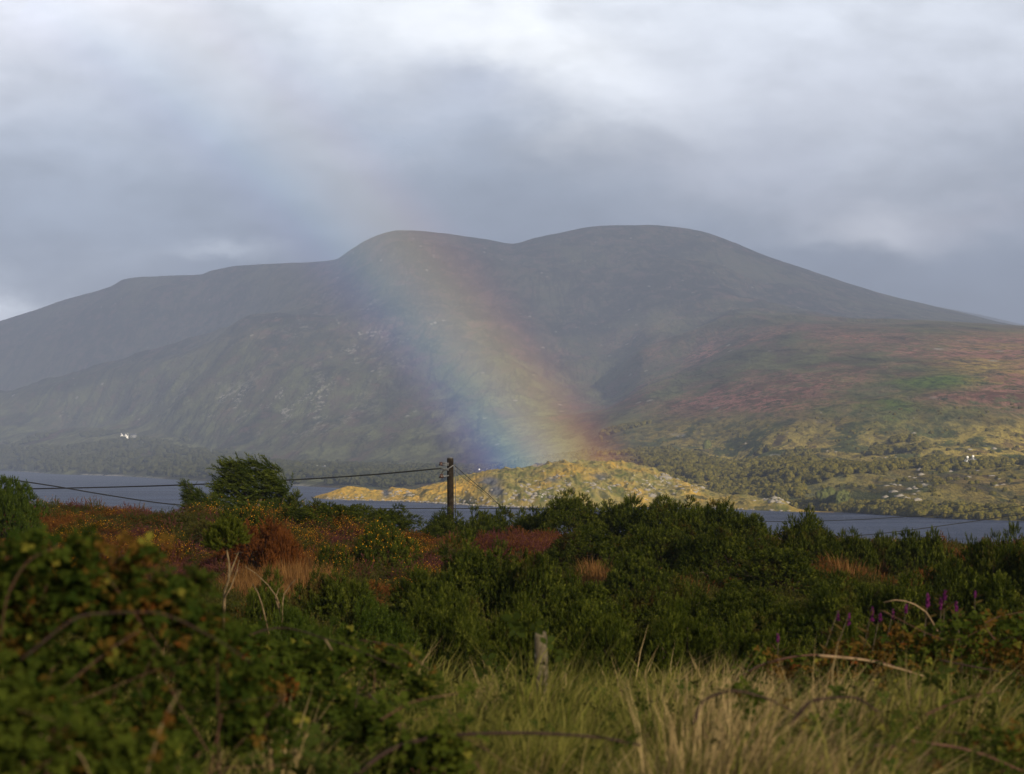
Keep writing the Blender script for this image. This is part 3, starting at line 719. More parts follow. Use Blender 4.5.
conifer('sapling', 214, 60, [(211,497,2.5,2),(216,499,3,2.5),(209,503,2.5,2),(214,506,4,3)], [([(213,530),(213,508),(210,496)], .02, .006)],
    'thin sapling in the gap between the two windswept cypresses', 2.5, 'gorse', (-.3,0,.6), .5, (.10,.18))

# ------------------------------------------------------------------ utility pole and cables
M['pole'] = plain_mat('tarred_wood', (.026,.020,.014), .9, .05, .45, 7)
M['steel'] = plain_mat('galvanised_steel', (.16,.16,.16), .5, .4, .2, 30, .6)
M['cable'] = plain_mat('black_cable', (.016,.016,.016), .6, .3, .1, 30)
M['porcelain'] = plain_mat('brown_insulator', (.06,.03,.02), .25, .5, .1, 30)
PYd = 68.0; pX = (450.2-XC)/F*PYd; pg = gz(pX, PYd)-.3; s = PYd/F
def pp(px, py, dy=0.0): return ((px-450.2)*s, dy, EYE-(py-YH)*s-pg)
pole = empty('utility_pole', (pX, PYd, pg)); tag(pole, 'wooden utility pole rising above the gorse on the crest', 'utility pole')
zt = pp(450, 458.3)[2]
V, Q, T3 = tube([(0,0,0),(0,0,zt*.3),(0.01,0,zt*.6),(0,0,zt-.05),(0,0,zt)], .120, .108, 20)
link('shaft', mesh_np('shaft', V, [Q, T3], M['pole'], None, True), pole)
V, Q, T3 = tube([(0,0,zt),(0,0,zt+.025),(0,0,zt+.04)], .113, .06, 16); link('cap', mesh_np('cap', V, [Q, T3], M['steel'], None, True), pole)
def partt(name, pths, mat, par=pole):
    V, Fc = join_tubes([tube(q, r0, r1, nn) for (q, r0, r1, nn) in pths]); return link(name, mesh_np(name, V, Fc, mat, None, True), par)
br = partt('bracket', [([pp(449,463.5,-.14), pp(445,463,-.16), pp(441,463.3,-.16)], .026, .022, 6), ([pp(449,465,-.14), pp(441,465.2,-.16)], .020, .020, 6)], M['steel'])
partt('insulator', [([pp(441,465.5,-.16), pp(441,464,-.16), pp(441,462,-.16)], .075, .05, 10)], M['porcelain'], br)
br = partt('bracket', [([pp(449,470,-.14), pp(446,469.5,-.16), pp(443,470.8,-.16), pp(442,473.5,-.16), pp(444,476.5,-.16), pp(449,475.5,-.14)], .034, .028, 7)], M['steel'])
partt('insulator', [([pp(441.5,478,-.16), pp(441.5,476,-.16), pp(441.7,474,-.16)], .085, .06, 10)], M['porcelain'], br)
partt('cable_loop', [([pp(441,468,-.17), pp(444,469.5,-.19), pp(449,468.5,-.2), pp(453,465.5,-.17), pp(455.5,464.5,-.08)], .02, .02, 7)], M['steel'])
partt('drop_cable', [([pp(455.3,464,-.02), pp(455.5,470,-.02), pp(455.4,490,-.02), pp(455.4,520,-.02)], .013, .013, 6)], M['steel'])
def wire(pts, Yf, rad, label, grp=None):
    """a cable through picture points, each with its own depth"""
    q = np.array([list(at(x_, y_, Y_)) for (x_, y_, Y_) in pts]); t0 = np.concatenate([[0], np.cumsum(np.linalg.norm(np.diff(q, axis=0), axis=1))])
    tt = np.linspace(0, t0[-1], 90); sm_ = pchip(np.repeat(t0[:,None], 3, 1), q, np.repeat(tt[:,None], 3, 1))
    o0 = Vector(sm_[0]); V, Q, T3 = tube(sm_-sm_[0], rad, rad, 6)
    o = link('overhead_cable', mesh_np('overhead_cable', V, [Q, T3], M['cable'], None, True), None, o0)
    tag(o, label, 'cable', grp); return o
wire([(-260,491,80),(-60,490.5,76),(40,488.6,74),(130,486.6,73),(220,483.4,71),(300,479.4,70),(370,474.8,69),(441,468.4,67.85)], 0, .024, 'upper black cable running left from the utility pole past the cypress')
wire([(-240,452,50),(-60,470,56),(0,478,58),(60,487,61),(110,495.5,64),(180,505,68),(260,509,72),(420,508.4,78),(510,508.6,82),(640,514,90),(800,521.5,98),(860,519.5,102),(905,516.8,106),(1010,507,112),(1200,480,125)], 0, .020, 'lower black cable crossing the water from the left edge and sagging right')
wire([(560,552,90),(700,548,92),(800,540,94),(880,533.5,96),(960,523.2,98),(1060,508,101),(1250,476,108)], 0, .022, 'faint cable over the water at the right, below the other one')
wire([(454.5,465.5,67.9),(470,479,68.4),(485,491.5,69),(497.5,503,69.5),(530,532,71)], 0, .010, 'thin stay wire slanting down right from the pole top')
wire([(454.5,470,67.9),(463,477.5,68.5),(478,488,69.2),(492,499.5,70),(520,520,72)], 0, .006, 'finer second stay wire just under the first')

# ------------------------------------------------------------------ fence post in the grass
Yp = 12.6; s = Yp/F; fX = (543.5-XC)/F*Yp; fg = gz(fX, Yp)-.1
M['grey_wood'] = plain_mat('weathered_wood', (.10,.08,.05), .9, .1, .5, 30)
post = empty('fence_post', (fX, Yp, fg)); tag(post, 'weathered grey wooden post standing in the grass', 'post')
zt = EYE-(632.5-YH)*s-fg; w = 6.8*s
rng = np.random.default_rng(2)
V, Fc = [], []
rings = [(0,1.0),(zt*.5,1.0),(zt*.8,.99),(zt*.94,.97),(zt*.985,.90),(zt,.62)]; nr = 14
for k, (z_, f_) in enumerate(rings):
    for j in range(nr):
        a_ = 2*math.pi*j/nr; sq = 1/max(abs(math.cos(a_)), abs(math.sin(a_)))**.55
        rr = w*f_*sq*.96*(1+.05*math.sin(3*j+1)); V.append((rr*math.cos(a_)+.06*(z_/zt-1)*0-.02*z_, rr*math.sin(a_), z_+(.012*math.sin(j*1.7) if k > 3 else 0)))
for k in range(len(rings)-1):
    for j in range(nr): Fc.append((k*nr+j, k*nr+(j+1)%nr, (k+1)*nr+(j+1)%nr, (k+1)*nr+j))
V.append((-.02*zt, 0, zt+.004)); top = [((len(rings)-1)*nr+j, (len(rings)-1)*nr+(j+1)%nr, len(V)-1) for j in range(nr)]
link('shaft', mesh_np('shaft', V, [np.array(Fc), np.array(top)], M['grey_wood'], None, True), post)
V, Q, T3 = tube([(-w*1.15, -.01, zt*.80), (-w*1.18,-.03,zt*.84), (-w*1.15,-.01,zt*.88)], .003, .003, 6)
link('staple', mesh_np('staple', V, [Q, T3], M['steel'], None, True), post)

# ------------------------------------------------------------------ brambles
M['bramble'] = leaf_mat('bramble_leaf', (.016,.030,.005), (.075,.090,.012), (.22,.19,.03), .3, None, .5)
M['bramble_red'] = leaf_mat('bramble_leaf_turning', (.055,.028,.007), (.14,.080,.015), (.18,.05,.012), .3, None, .5)
M['weed'] = leaf_mat('weed_leaf', (.014,.026,.005), (.050,.062,.012), (.11,.09,.02), .2)
M['cane'] = plain_mat('bramble_cane', (.095,.045,.028), .7, .2, .3, 10)
M['cane_pale'] = plain_mat('dry_cane', (.24,.16,.085), .8, .2, .3, 14)
M['cane_dark'] = plain_mat('dark_cane', (.040,.022,.016), .8, .2, .3, 14)
LV = np.array([[0,0,0],[.30,.28,.05],[.36,.62,.03],[0,1.05,-.10],[-.36,.62,.03],[-.30,.28,.05],[0,.35,-.03],[0,.7,-.06]])
LF = np.array([[0,1,6],[1,2,7],[1,7,6],[2,3,7],[3,4,7],[4,5,6],[4,6,7],[5,0,6]])
def rotz(V, a_): c_, s_ = math.cos(a_), math.sin(a_); return V@np.array([[c_,s_,0],[-s_,c_,0],[0,0,1]])
TRI = np.concatenate([LV*1.0+[0,.25,0], rotz(LV*.85, 1.35), rotz(LV*.85, -1.35)]); TRIF = np.concatenate([LF+8*i for i in range(3)])
def leaves_np(rng, P_, up, size, stems=None):
    n = len(P_); D = np.array(up)+rng.normal(size=(n,3))*.55
    V, Fc = stamp(TRI, TRIF, P_, frames(D, rng), size[0]*.7+(size[1]*1.1-size[0]*.7)*rng.random(n)**1.6)
    return V, Fc, np.repeat(np.clip(rng.normal(.45,.28,n),0,1), len(TRI)), np.repeat((rng.random(n)<.06)*rng.uniform(.2,.8,n), len(TRI))
def bramble(px, Y, label, blobs, canes, n, size=(.028,.05), red=.25, seed=0, name='bramble_bush'):
    rng = np.random.default_rng(seed); X = (px-XC)/F*Y; g = gz(X, Y); s = Y/F
    r = empty(name, (X, Y, g))
    def p(qx, qy, dy=0.0):  # picture point at the depth Y+dy, relative to the base
        return np.array([(qx-XC)/F*(Y+dy)-X, dy, EYE-(qy-YH)/F*(Y+dy)-g])
    L = [(tuple(p(cx, cy, dy)), rr*s) for (cx, cy, rr, dy) in blobs]
    P_, Nn = lumps_surface(rng, n, L, inner=.55); P_ = P_ + rng.normal(size=P_.shape)*.035*(rng.random((len(P_),1)) < .5); P_ = P_[P_[:,2] > -.1]
    isr = (fbm(P_[:,0]*3+9, P_[:,2]*3, seed+3, 3) + rng.normal(size=len(P_))*.14) > (.62-1.3*red)
    for nm, mk, sel in (('leaves','bramble', ~isr), ('turning_leaves','bramble_red', isr)):
        if sel.sum() == 0: continue
        V, Fc, ti, tp = leaves_np(rng, P_[sel], (0,-.35,.75), size); link(nm, mesh_np(nm, V, Fc, M[mk], dict(tint=ti, tip=tp)), r)
    for q, r0, mk in canes:
        q = [p(*z_) for z_ in q]; q = np.array(q); t0 = np.linspace(0, 1, len(q)); tt = np.linspace(0, 1, 24)
        c_ = pchip(np.repeat(t0[:,None],3,1), q, np.repeat(tt[:,None],3,1))
        V, Q, T3 = tube(c_, r0, r0*.45, 6); link('cane', mesh_np('cane', V, [Q, T3], M[mk], None, True), r)
        k = rng.integers(3, 24, 9); V, Fc, ti, tp = leaves_np(rng, c_[k]+rng.normal(size=(9,3))*.015, (0,-.3,.7), size); link('cane_leaves', mesh_np('cane_leaves', V, Fc, M['bramble' if rng.random()<.6 else 'bramble_red'], dict(tint=ti, tip=tp)), r)
    tl = []
    for i in range(26):
        tl.append(tube(branch_path(rng, (rng.uniform(-.5,.5), rng.uniform(-.2,.4), -.1), P_[rng.integers(len(P_))], .2, 9), .004, .0012, 5))
    V, Fc = join_tubes(tl); link('stems', mesh_np('stems', V, Fc, M['cane'], None, True), r)
    tag(r, label, 'bramble'); return r
bramble(95, 6.2, 'large out of focus bramble bush filling the left foreground',
    [(60,580,44,.2),(110,600,50,.3),(20,600,60,.3),(160,612,46,.4),(192,592,24,.5),(75,640,80,.3),(150,660,70,.5),(0,680,80,.3),(100,720,90,.4),(30,760,90,.2),(-60,620,90,.4),(-60,740,110,.3),(215,640,36,.6),(200,720,50,.6),(240,690,34,.7),(265,735,40,.6),(85,548,20,.1),(140,556,16,.2),(30,552,18,.1)],
    [([(0,640,0),(10,590,-.1),(30,560,-.1),(60,545,-.1)], .0035, 'cane'), ([(20,660,-.3),(90,614,-.3),(150,612,-.3),(210,636,-.2),(255,665,0)], .004, 'cane_dark'), ([(60,690,-.3),(110,650,-.3),(140,630,-.2)], .0025, 'cane')],
    7800, (.018,.037), .14, 11)
bramble(30, 5.2, 'low near bramble in the bottom left corner with a red berry cluster',
    [(20,740,70,0),(90,770,60,.1),(-40,700,70,.1),(150,790,60,.2),(40,810,90,0)],
    [([(40,735,-.1),(80,755,-.1),(95,790,-.1)], .0025, 'cane_pale'), ([(147,774,0),(160,730,0),(180,690,.1)], .0022, 'cane_pale')], 1500, (.022,.04), .15, 12)
bramble(905, 13.5, 'yellowing bramble thicket on the right, under the purple flower spikes',
    [(960,656,42,.3),(1010,654,46,.3),(905,664,38,.3),(850,672,32,.4),(800,684,26,.5),(930,712,50,0),(1010,712,60,0),(1060,676,56,.2),(870,712,30,-.2),(985,760,60,-.6),(760,668,22,.6),(925,765,40,-.8)],
    [([(735,680,0),(770,662,-.2),(815,655,-.3),(870,660,-.3),(935,680,-.3)], .010, 'cane'), ([(818,655.5,-.32),(860,659.5,-.35),(900,669,-.35),(930,678,-.35)], .0105, 'cane_pale'),
     ([(940,660,-.3),(980,668,-.4),(1024,676,-.5),(1060,690,-.5)], .007, 'cane_dark'), ([(995,640,-.2),(985,625,-.2),(1005,615,-.2),(1024,612,-.2)], .004, 'cane'),
     ([(868,735,-.9),(905,700,-.9),(945,692,-.9),(1000,705,-.9)], .005, 'cane_dark'), ([(880,610,.2),(950,640,.1),(990,625,.1)], .003, 'cane')],
    5200, (.026,.048), .33, 13)
bramble(780, 8.6, 'sprawling bramble canes arching over the grass bottom right',
    [(845,760,36,0),(900,775,50,0),(750,700,16,.4),(1000,770,50,.1),(810,730,14,.2),(740,690,12,.3)],
    [([(693,725,0),(705,700,0),(735,691,0),(765,698,0),(800,715,0)], .009, 'cane_dark'), ([(790,725,0),(815,700,0),(850,697,0),(880,712,0)], .009, 'cane_dark'),
     ([(810,765,0),(850,745,0),(890,746,0),(930,765,0)], .009, 'cane_dark'), ([(900,740,0),(960,748,0),(1020,770,0),(1060,790,0)], .008, 'cane'), ([(925,715,0),(960,700,0),(1000,690,0)], .005, 'cane')],
    800, (.02,.036), .2, 14)
bramble(500, 7.6, 'long dark bramble cane lying across the grass bottom centre',
    [(440,750,26,0),(430,775,34,.1),(395,765,24,.1)],
    [([(350,780,0),(395,748,0),(450,735,0),(520,733,0),(595,737,0),(640,745,.1)], .011, 'cane_dark'), ([(380,720,.1),(420,700,.1),(480,690,.2)], .004, 'cane')],
    420, (.03,.05), .1, 15)

# purple flower spikes on the right and the bent straw stem
M['spike'] = leaf_mat('purple_flower', (.075,.012,.060), (.17,.030,.13), None, .3)
M['spike_leaf'] = leaf_mat('spike_leaf', (.05,.035,.012), (.09,.06,.02), None, .2)
def spike(px, py, h_px, lean, label, pu):
    Y = 15.0; X = (px-XC)/F*Y; g = gz(X, Y); s = Y/F; top = EYE-(py-YH)*s-g; rng = np.random.default_rng(px)
    r = empty('purple_flower_spike', (X, Y, g))
    V, Q, T3 = tube([(-lean,0,0),(-lean*.4,0,top*.6),(0,0,top)], .008, .003, 5); link('stem', mesh_np('stem', V, [Q, T3], M['twig'], None, True), r)
    n = 60; t = rng.random(n)**.8*h_px*s; wv = (.010+.17*t*(1-t/(h_px*s)*.6)); a_ = rng.uniform(0, 6.28, n)
    P_ = np.stack([wv*np.cos(a_)*.5, wv*np.sin(a_)*.5, top-t], 1)
    TVf = np.array([[-.5,0,0],[0,-.5,.1],[.5,0,0],[0,.5,.2],[0,0,.5]]); TFf = np.array([[0,1,4],[1,2,4],[2,3,4],[3,0,4]])
    V, Fc = stamp(TVf, TFf, P_, frames(rng.normal(size=(n,3))+[0,0,.4], rng), rng.uniform(.011,.024,n)*pu)
    link('flowers', mesh_np('flowers', V, Fc, M['spike'], dict(tint=np.repeat(rng.random(n),5))), r)
    n = 26; z_ = rng.uniform(.3, 1, n)*(top-h_px*s*.6); P_ = np.stack([-lean*(1-z_/top)*.8, z_*0, z_], 1)
    D = np.stack([np.cos(rng.uniform(0,6.28,n)), np.sin(rng.uniform(0,6.28,n)), rng.uniform(.2,.9,n)], 1)
    TV = np.array([[0,0,0],[.10,0,.4],[0,0,1],[-.10,0,.4]]); V, Fc = stamp(TV, np.array([[0,1,2],[0,2,3]]), P_, frames(D, rng), rng.uniform(.07,.13,n))
    link('leaves', mesh_np('leaves', V, Fc, M['spike_leaf'], dict(tint=np.repeat(rng.random(n),4))), r)
    tag(r, label, 'flower', 'purple flower spikes on the right')
for a_ in [(928,593,14,.1,'tallest dense purple flower spike, left of the pair at the bramble top',1.2), (945,590,10,.05,'purple flower spike topping the group, right of the dense one',1.0),
           (941,598,11,.02,'small purple spike tucked between the two tall ones',1.0), (956,602,9,-.1,'bright purple spike lowest of the upper group on the right',1.1), (975,590,8,.03,'thin dull purple spike standing alone near the right edge',.7),
           (872,607,14,.2,'purple spike leaning right, left of the bent straw stem',1.0), (880,613,8,.2,'short bright purple spike beside the leaning one',1.0), (849,613,12,.35,'reddish purple spike, middle of the left group',.8),
           (838,611,10,.35,'leftmost slanting reddish spike of the group',.7), (906,604,9,.1,'small faint purple spike under the bent straw stem',.8), (893,609,10,.2,'dull red spike right of the short bright one',.7), (778,634,8,0,'faint purple spike alone in the gorse left of the group',.8)]: spike(*a_)
q = [at(888,622,14.6),at(884,603,14.6)]
stem_pts = [at(930,618,14.6), at(926,612,14.6), at(915,604.5,14.6), at(905,601,14.6), at(895,600,14.6), at(884,602.5,14.6)]
gb = gz(stem_pts[0].x+.1, 14.6); o0 = Vector((stem_pts[0].x+.45, 14.6, gb))
V, Q, T3 = tube([tuple(v_-o0) for v_ in [o0, o0+Vector((-.16,0,.45))]+stem_pts], .0055, .005, 6)
o = link('straw_stem', mesh_np('straw_stem', V, [Q, T3], M['cane_pale'], None, True), None, o0); tag(o, 'pale bent straw stem arching over the dark gorse on the right', 'stem')

# ------------------------------------------------------------------ heather and rough grass on the slope (stuff)
M['h_rust'] = leaf_mat('heather_rust', (.055,.022,.007), (.13,.050,.014), (.24,.105,.022), .15)
M['h_mauve'] = leaf_mat('heather_mauve', (.055,.022,.014), (.105,.040,.028), (.16,.055,.060), .15)
M['h_green'] = leaf_mat('heather_green', (.022,.028,.006), (.060,.058,.012), (.12,.10,.025), .15)
M['straw'] = leaf_mat('straw_grass', (.12,.080,.030), (.56,.41,.19), None, .3)
M['straw_o'] = leaf_mat('orange_grass', (.13,.062,.020), (.24,.125,.042), None, .3)
M['grass_g'] = leaf_mat('green_grass', (.030,.044,.006), (.13,.145,.020), (.30,.25,.07), .3)
bramble(345, 9.5, 'low leafy bramble patch between the big near bramble and the fence post',
    [(300,668,26,0),(345,662,24,.2),(390,668,22,.3),(265,690,30,-.3),(330,705,26,-.6),(420,690,16,.1),(250,650,22,.6),(372,735,26,-1.2)],
    [([(235,640,0),(280,628,0),(330,640,-.2),(400,668,-.4)], .005, 'cane_dark'), ([(300,650,.1),(322,638,0),(332,650,-.1)], .006, 'cane_pale'), ([(360,640,.2),(395,646,.1),(430,670,0)], .004, 'cane')],
    2900, (.020,.040), .2, 19)
def heather_tuft(seed, mat, n=110, flowers=0, hh=.36):
    rng = np.random.default_rng(seed); TV, TF, tp = needle_shoot(10, 1.0, .13, .36, seed)
    rr = np.sqrt(rng.random(n))*.36; a_ = rng.uniform(0, 6.28, n)
    z_ = hh*(1-(rr/.40)**2)*rng.uniform(.45, 1.0, n)-.10
    P_ = np.stack([rr*np.cos(a_), rr*np.sin(a_), z_], 1); D = np.stack([P_[:,0]*3.2, P_[:,1]*3.2, np.full(n, .6)], 1)+rng.normal(size=(n,3))*.35
    V, Fc = stamp(TV, TF, P_, frames(D, rng), rng.uniform(.05, .12, n))
    tint = np.repeat(rng.random(n), len(TV)); tip = np.tile(tp, n)*np.repeat(rng.random(n), len(TV))
    me = mesh_np('tuft', V, Fc, None, dict(tint=tint, tip=tip)); me.materials.append(M[mat]); 
    if flowers:
        k_ = rng.integers(0, n, flowers); pf = P_[k_]+[0,0,.12]+rng.normal(size=(flowers,3))*.05
        TVf = np.array([[-.5,0,0],[0,-.5,.1],[.5,0,0],[0,.5,.2],[0,0,.5]]); TFf = np.array([[0,1,4],[1,2,4],[2,3,4],[3,0,4]])
        Vf, Ff = stamp(TVf, TFf, pf, frames(rng.normal(size=(flowers,3))+[0,0,.6], rng), rng.uniform(.012,.024,flowers))
        me2 = mesh_np('tuft', np.concatenate([V, Vf]), [np.concatenate([Fc, Ff+len(V)])], None, dict(tint=np.concatenate([tint, np.repeat(rng.random(flowers),5)]), tip=np.concatenate([tip, np.zeros(len(Vf))])))
        me2.materials.append(M[mat]); me2.materials.append(M['flower_gold'])
        mi = np.zeros(len(me2.polygons), np.int32); mi[len(Fc):] = 1; me2.polygons.foreach_set('material_index', mi); return me2
    return me
def grass_tuft(seed, mat, n=22, hgt=.5, spread=.10, lean=.35, w=.005, wind=(.25,0)):
    rng = np.random.default_rng(seed); V, Fc, ti, tp = [], [], [], []
    for i in range(n):
        a_ = rng.uniform(0, 6.28); r_ = rng.random()**.7*spread; H_ = hgt*rng.uniform(.5, 1.15); lx = math.cos(a_)*lean*rng.random()+wind[0]*rng.uniform(.3,1.3); ly = math.sin(a_)*lean*rng.random()+wind[1]
        sd = np.array([math.cos(a_+1.57), math.sin(a_+1.57), 0])*w*rng.uniform(.6,1.3); tn = rng.random(); bs = np.array([r_*math.cos(a_), r_*math.sin(a_), -.03]); k = len(V)
        for t in (0, .35, .7, 1):
            c_ = bs+np.array([lx*H_*t*t, ly*H_*t*t, H_*t*(1-.18*t*t)]); wd = (1-t**1.6)
            V += [c_-sd*wd, c_+sd*wd] if t < 1 else [c_]
            ti += [tn]*(2 if t < 1 else 1); tp += [t*rng.random()]*(2 if t < 1 else 1)
        Fc += [(k,k+1,k+3),(k,k+3,k+2),(k+2,k+3,k+5),(k+2,k+5,k+4),(k+4,k+5,k+6)]
    return mesh_np('tuft', V, np.array(Fc), M[mat], dict(tint=ti, tip=tp))
def weed_tuft(seed):
    rng = np.random.default_rng(seed); n = 8; P_ = np.stack([rng.normal(size=n)*.10, rng.normal(size=n)*.10, rng.uniform(.10,.46,n)], 1)
    V, Fc, ti, tp = leaves_np(rng, P_, (0,-.3,.7), (.022,.042)); return mesh_np('tuft', V, Fc, M['weed'], dict(tint=ti, tip=tp))
rng = np.random.default_rng(77)
# points spread over what the view covers: density falls with depth
def wedge(n, y0, y1, x0, x1, powr=1.0):
    t = rng.random(n)**powr; Y = y0*(y1/y0)**t; px = rng.uniform(x0, x1, n); return (px-XC)/F*Y, Y, px
X, Y, px = wedge(31000, 24, 67, -260, 1420, .8)
nA = fbm(X/2.6, Y/3.6, 301, 4, .6); nB = fbm(X/1.7, Y/2.4, 305, 4, .6); nC = fbm(X/4, Y/5, 309, 3)
rowy = YH-(ground_rel(X, Y)+.25)/Y*F
sel = np.full(len(X), 2)
sel[nA > .10] = 0; sel[nB > .22] = 1; sel[(nC > .12) & (nB < -.02) & (px < 520)] = 3
q_ = rng.random(len(X)) < .16; sel[q_] = rng.integers(0, 3, q_.sum()); q_ = (rng.random(len(X)) < .35) & (fbm(X/1.5, Y/2, 345, 3) > .15) & (px < 560); sel[q_] = 3
def box(x0, x1, y0, y1): return (px > x0) & (px < x1) & (rowy > y0) & (rowy < y1)
sel[(rowy > 572) & (sel == 1)] = 2; sel[(rowy > 578) & (sel == 3)] = 2; sel[(px > 440) & (sel == 3)] = 2; sel[(rowy > 590) & (px > 380)] = 2; sel[(px > 560) & (sel == 1)] = 0
sel[box(225,340,560,598) & (nB > -.3)] = 4; sel[box(590,660,560,590)] = 4; sel[box(340,470,545,575) & (nA > 0)] = 4
sel[box(470,560,530,556)] = np.where(rng.random(box(470,560,530,556).sum()) < .6, 1, 0)
sel[box(835,965,548,572)] = np.where(rng.random(box(835,965,548,572).sum()) < .6, 0, 4)
keep = ~((rng.random(len(X)) < .4) & (px > 620) & (rowy > 575))
X, Y, px, sel = X[keep], Y[keep], px[keep], sel[keep]
protos = [heather_tuft(1,'h_rust'), heather_tuft(2,'h_rust'), heather_tuft(3,'h_mauve'), heather_tuft(4,'h_mauve'), heather_tuft(5,'h_green'), heather_tuft(6,'h_green'),
          heather_tuft(7,'h_green',80,40), heather_tuft(8,'h_rust',80,22), grass_tuft(9,'straw_o',60,.42,.28,.5,.008), grass_tuft(10,'straw_o',60,.5,.28,.4,.008)]
scatter('heather', protos, np.stack([X, Y, EYE+ground_rel(X, Y)-.02], 1), np.stack([rng.uniform(-.15,.15,len(X)), rng.uniform(-.15,.15,len(X)), rng.uniform(0,6.28,len(X))], 1),
        np.stack([rng.uniform(.8,1.5,len(X)), rng.uniform(.8,1.5,len(X)), rng.uniform(.5,1.2,len(X))*np.clip(1.0+1.3*fbm(X/.9,Y/1.1,333,3),.4,2.1)], 1), sel*2+rng.integers(0,2,len(X)),
        'rust, mauve and gold flecked heather covering the slope up to the crest', 'heather')
# ------------------------------------------------------------------ foreground grass (stuff)
X, Y, px = wedge(29000, 5.0, 22, -250, 1700, .85)
nA = fbm(X/.9, Y/1.1, 401, 4, .55); nB = fbm(X/2.2, Y/2.4, 405, 3)
straw = (1.2*nA + .35*rng.normal(size=len(X)) + .62*sm(px, 560, 700)*(1-sm(px, 820, 920)) + .62*np.exp(-((px-255)/38)**2)*np.exp(-((Y-7.8)/1.4)**2) - .58 - .25*(1-sm(px,380,520)) + .35*sm(Y,5,9)*0) > .12
tall = (px > 380)
sel = np.where(straw, rng.integers(0, 3, len(X)), rng.integers(3, 6, len(X))); q_ = (rng.random(len(X)) < .05+.22*(fbm(X/.7, Y/.9, 421, 3) > .05)+.30*(1-sm(px,330,480))); sel[q_] = 6
keep = ~((px < 215) & (Y > 5.6) & (Y < 7.2))
X, Y, sel = X[keep], Y[keep], sel[keep]
hs = 1.16*rng.uniform(.6, 1.2, len(X))*(1-.25*sm(Y, 13, 19))*(.92+.75*fbm(X/.8, Y/.8, 411, 3))*(1+.55*np.exp(-((X/Y*F+XC-548)/45)**2)*sm(Y,8.8,9.8)*(1-sm(Y,12.2,12.6)))
gp = [grass_tuft(20+i,'straw',26,.60,.11,.60,.0036,(.30,0)) for i in range(3)] + [grass_tuft(30+i,'grass_g',22,.52,.10,.5,.0042,(.3,0)) for i in range(3)] + [weed_tuft(44)]
scatter('grass', gp, np.stack([X, Y, EYE+ground_rel(X, Y)], 1), np.stack([rng.uniform(-.25,.25,len(X)), rng.uniform(-.25,.25,len(X)), rng.normal(size=len(X))*1.0], 1),
        np.stack([hs*1.1, hs*1.1, hs], 1), sel, 'long straw coloured and green grass bending in the wind in the foreground', 'grass')

# ------------------------------------------------------------------ woodland on the far shores (stuff) and single shore trees
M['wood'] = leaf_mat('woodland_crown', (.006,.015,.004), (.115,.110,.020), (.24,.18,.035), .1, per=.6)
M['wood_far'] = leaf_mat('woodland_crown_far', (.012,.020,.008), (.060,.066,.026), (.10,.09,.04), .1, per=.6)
def ico(sub=2):
    import bmesh
    bm = bmesh.new(); bmesh.ops.create_icosphere(bm, subdivisions=sub, radius=1.0)
    V = np.array([v_.co[:] for v_ in bm.verts]); Fc = np.array([[v_.index for v_ in f.verts] for f in bm.faces]); bm.free(); return V, Fc
IV, IF = ico(2)
def crown_mesh(seed, n=7, leafy=260):
    """tree crown as leaf clumps in an uneven volume"""
    rng = np.random.default_rng(seed); L = [((0,0,.55), .42)]+[((rng.uniform(-.4,.4), rng.uniform(-.4,.4), rng.uniform(.35,.8)), rng.uniform(.18,.32)) for _ in range(n)]
    P_, Nn = lumps_surface(rng, leafy, L, inner=.2); TV = np.array([[-1,-.6,0],[1,-.6,.1],[0,1,0],[0,-.2,.7]])*.5; TF = np.array([[0,1,3],[1,2,3],[2,0,3]])
    V, Fc = stamp(TV, TF, P_, frames(Nn+rng.normal(size=Nn.shape)*.3, rng), rng.uniform(.16,.30,leafy))
    return V, Fc, np.repeat(np.clip(rng.normal(.5,.25,leafy),0,1), 4), np.repeat(rng.random(leafy)*.5, 4)
wd = []
for i in range(6):
    V, Fc, ti, tp = crown_mesh(500+i); wd.append(mesh_np('crown_clump', V, Fc, M['wood' if i < 4 else 'wood_far'], dict(tint=ti, tip=tp)))
rng = np.random.default_rng(91)
def wood_pts(n, fn):
    out = []
    while len(out) < n:
        r_ = fn()
        if r_ is not None: out.append(r_)
    return out
def region(x0, x1, f0, f1, nthr, seed, smin, smax, lo=None):
    """random tree between the shore (f=0) and the bench top (f=1) or beyond"""
    def fn():
        px_ = rng.uniform(x0, x1); f_ = rng.uniform(f0, f1); j = int(np.argmin(np.abs(cols-px_)))
        Y_ = Ys[j]+(BY[j]-Ys[j])*min(f_,1) + (CY[j]-BY[j])*max(0, f_-1); X_ = (px_-XC)/F*Y_
        if fbm(np.array([X_/70]), np.array([Y_/110]), seed, 3)[0] < nthr: return None
        return (X_, Y_, hill_z(px_, Y_)-1.0, rng.uniform(smin, smax))
    return fn
pts = wood_pts(1050, region(690, 1180, .0, .9, .10, 601, 3.5, 7.5)) + wood_pts(520, region(770, 1180, .0, .10, -.9, 603, 4, 7)) + \
      wood_pts(1500, region(600, 1180, .9, 2.0, .12, 607, 4, 8)) + wood_pts(700, region(600, 1180, .2, 1.9, -.9, 608, 2.5, 4.5)) + wood_pts(750, region(640, 800, .2, 1.2, -.2, 609, 4, 8.5)) + \
      wood_pts(2200, region(-150, 300, .03, .85, -.25, 611, 8, 15)) + wood_pts(1600, region(230, 600, .05, 1.3, -.2, 613, 7, 12)) + wood_pts(500, region(-80, 260, 1.05, 1.35, .15, 615, 9, 15))
pts = np.array(pts)
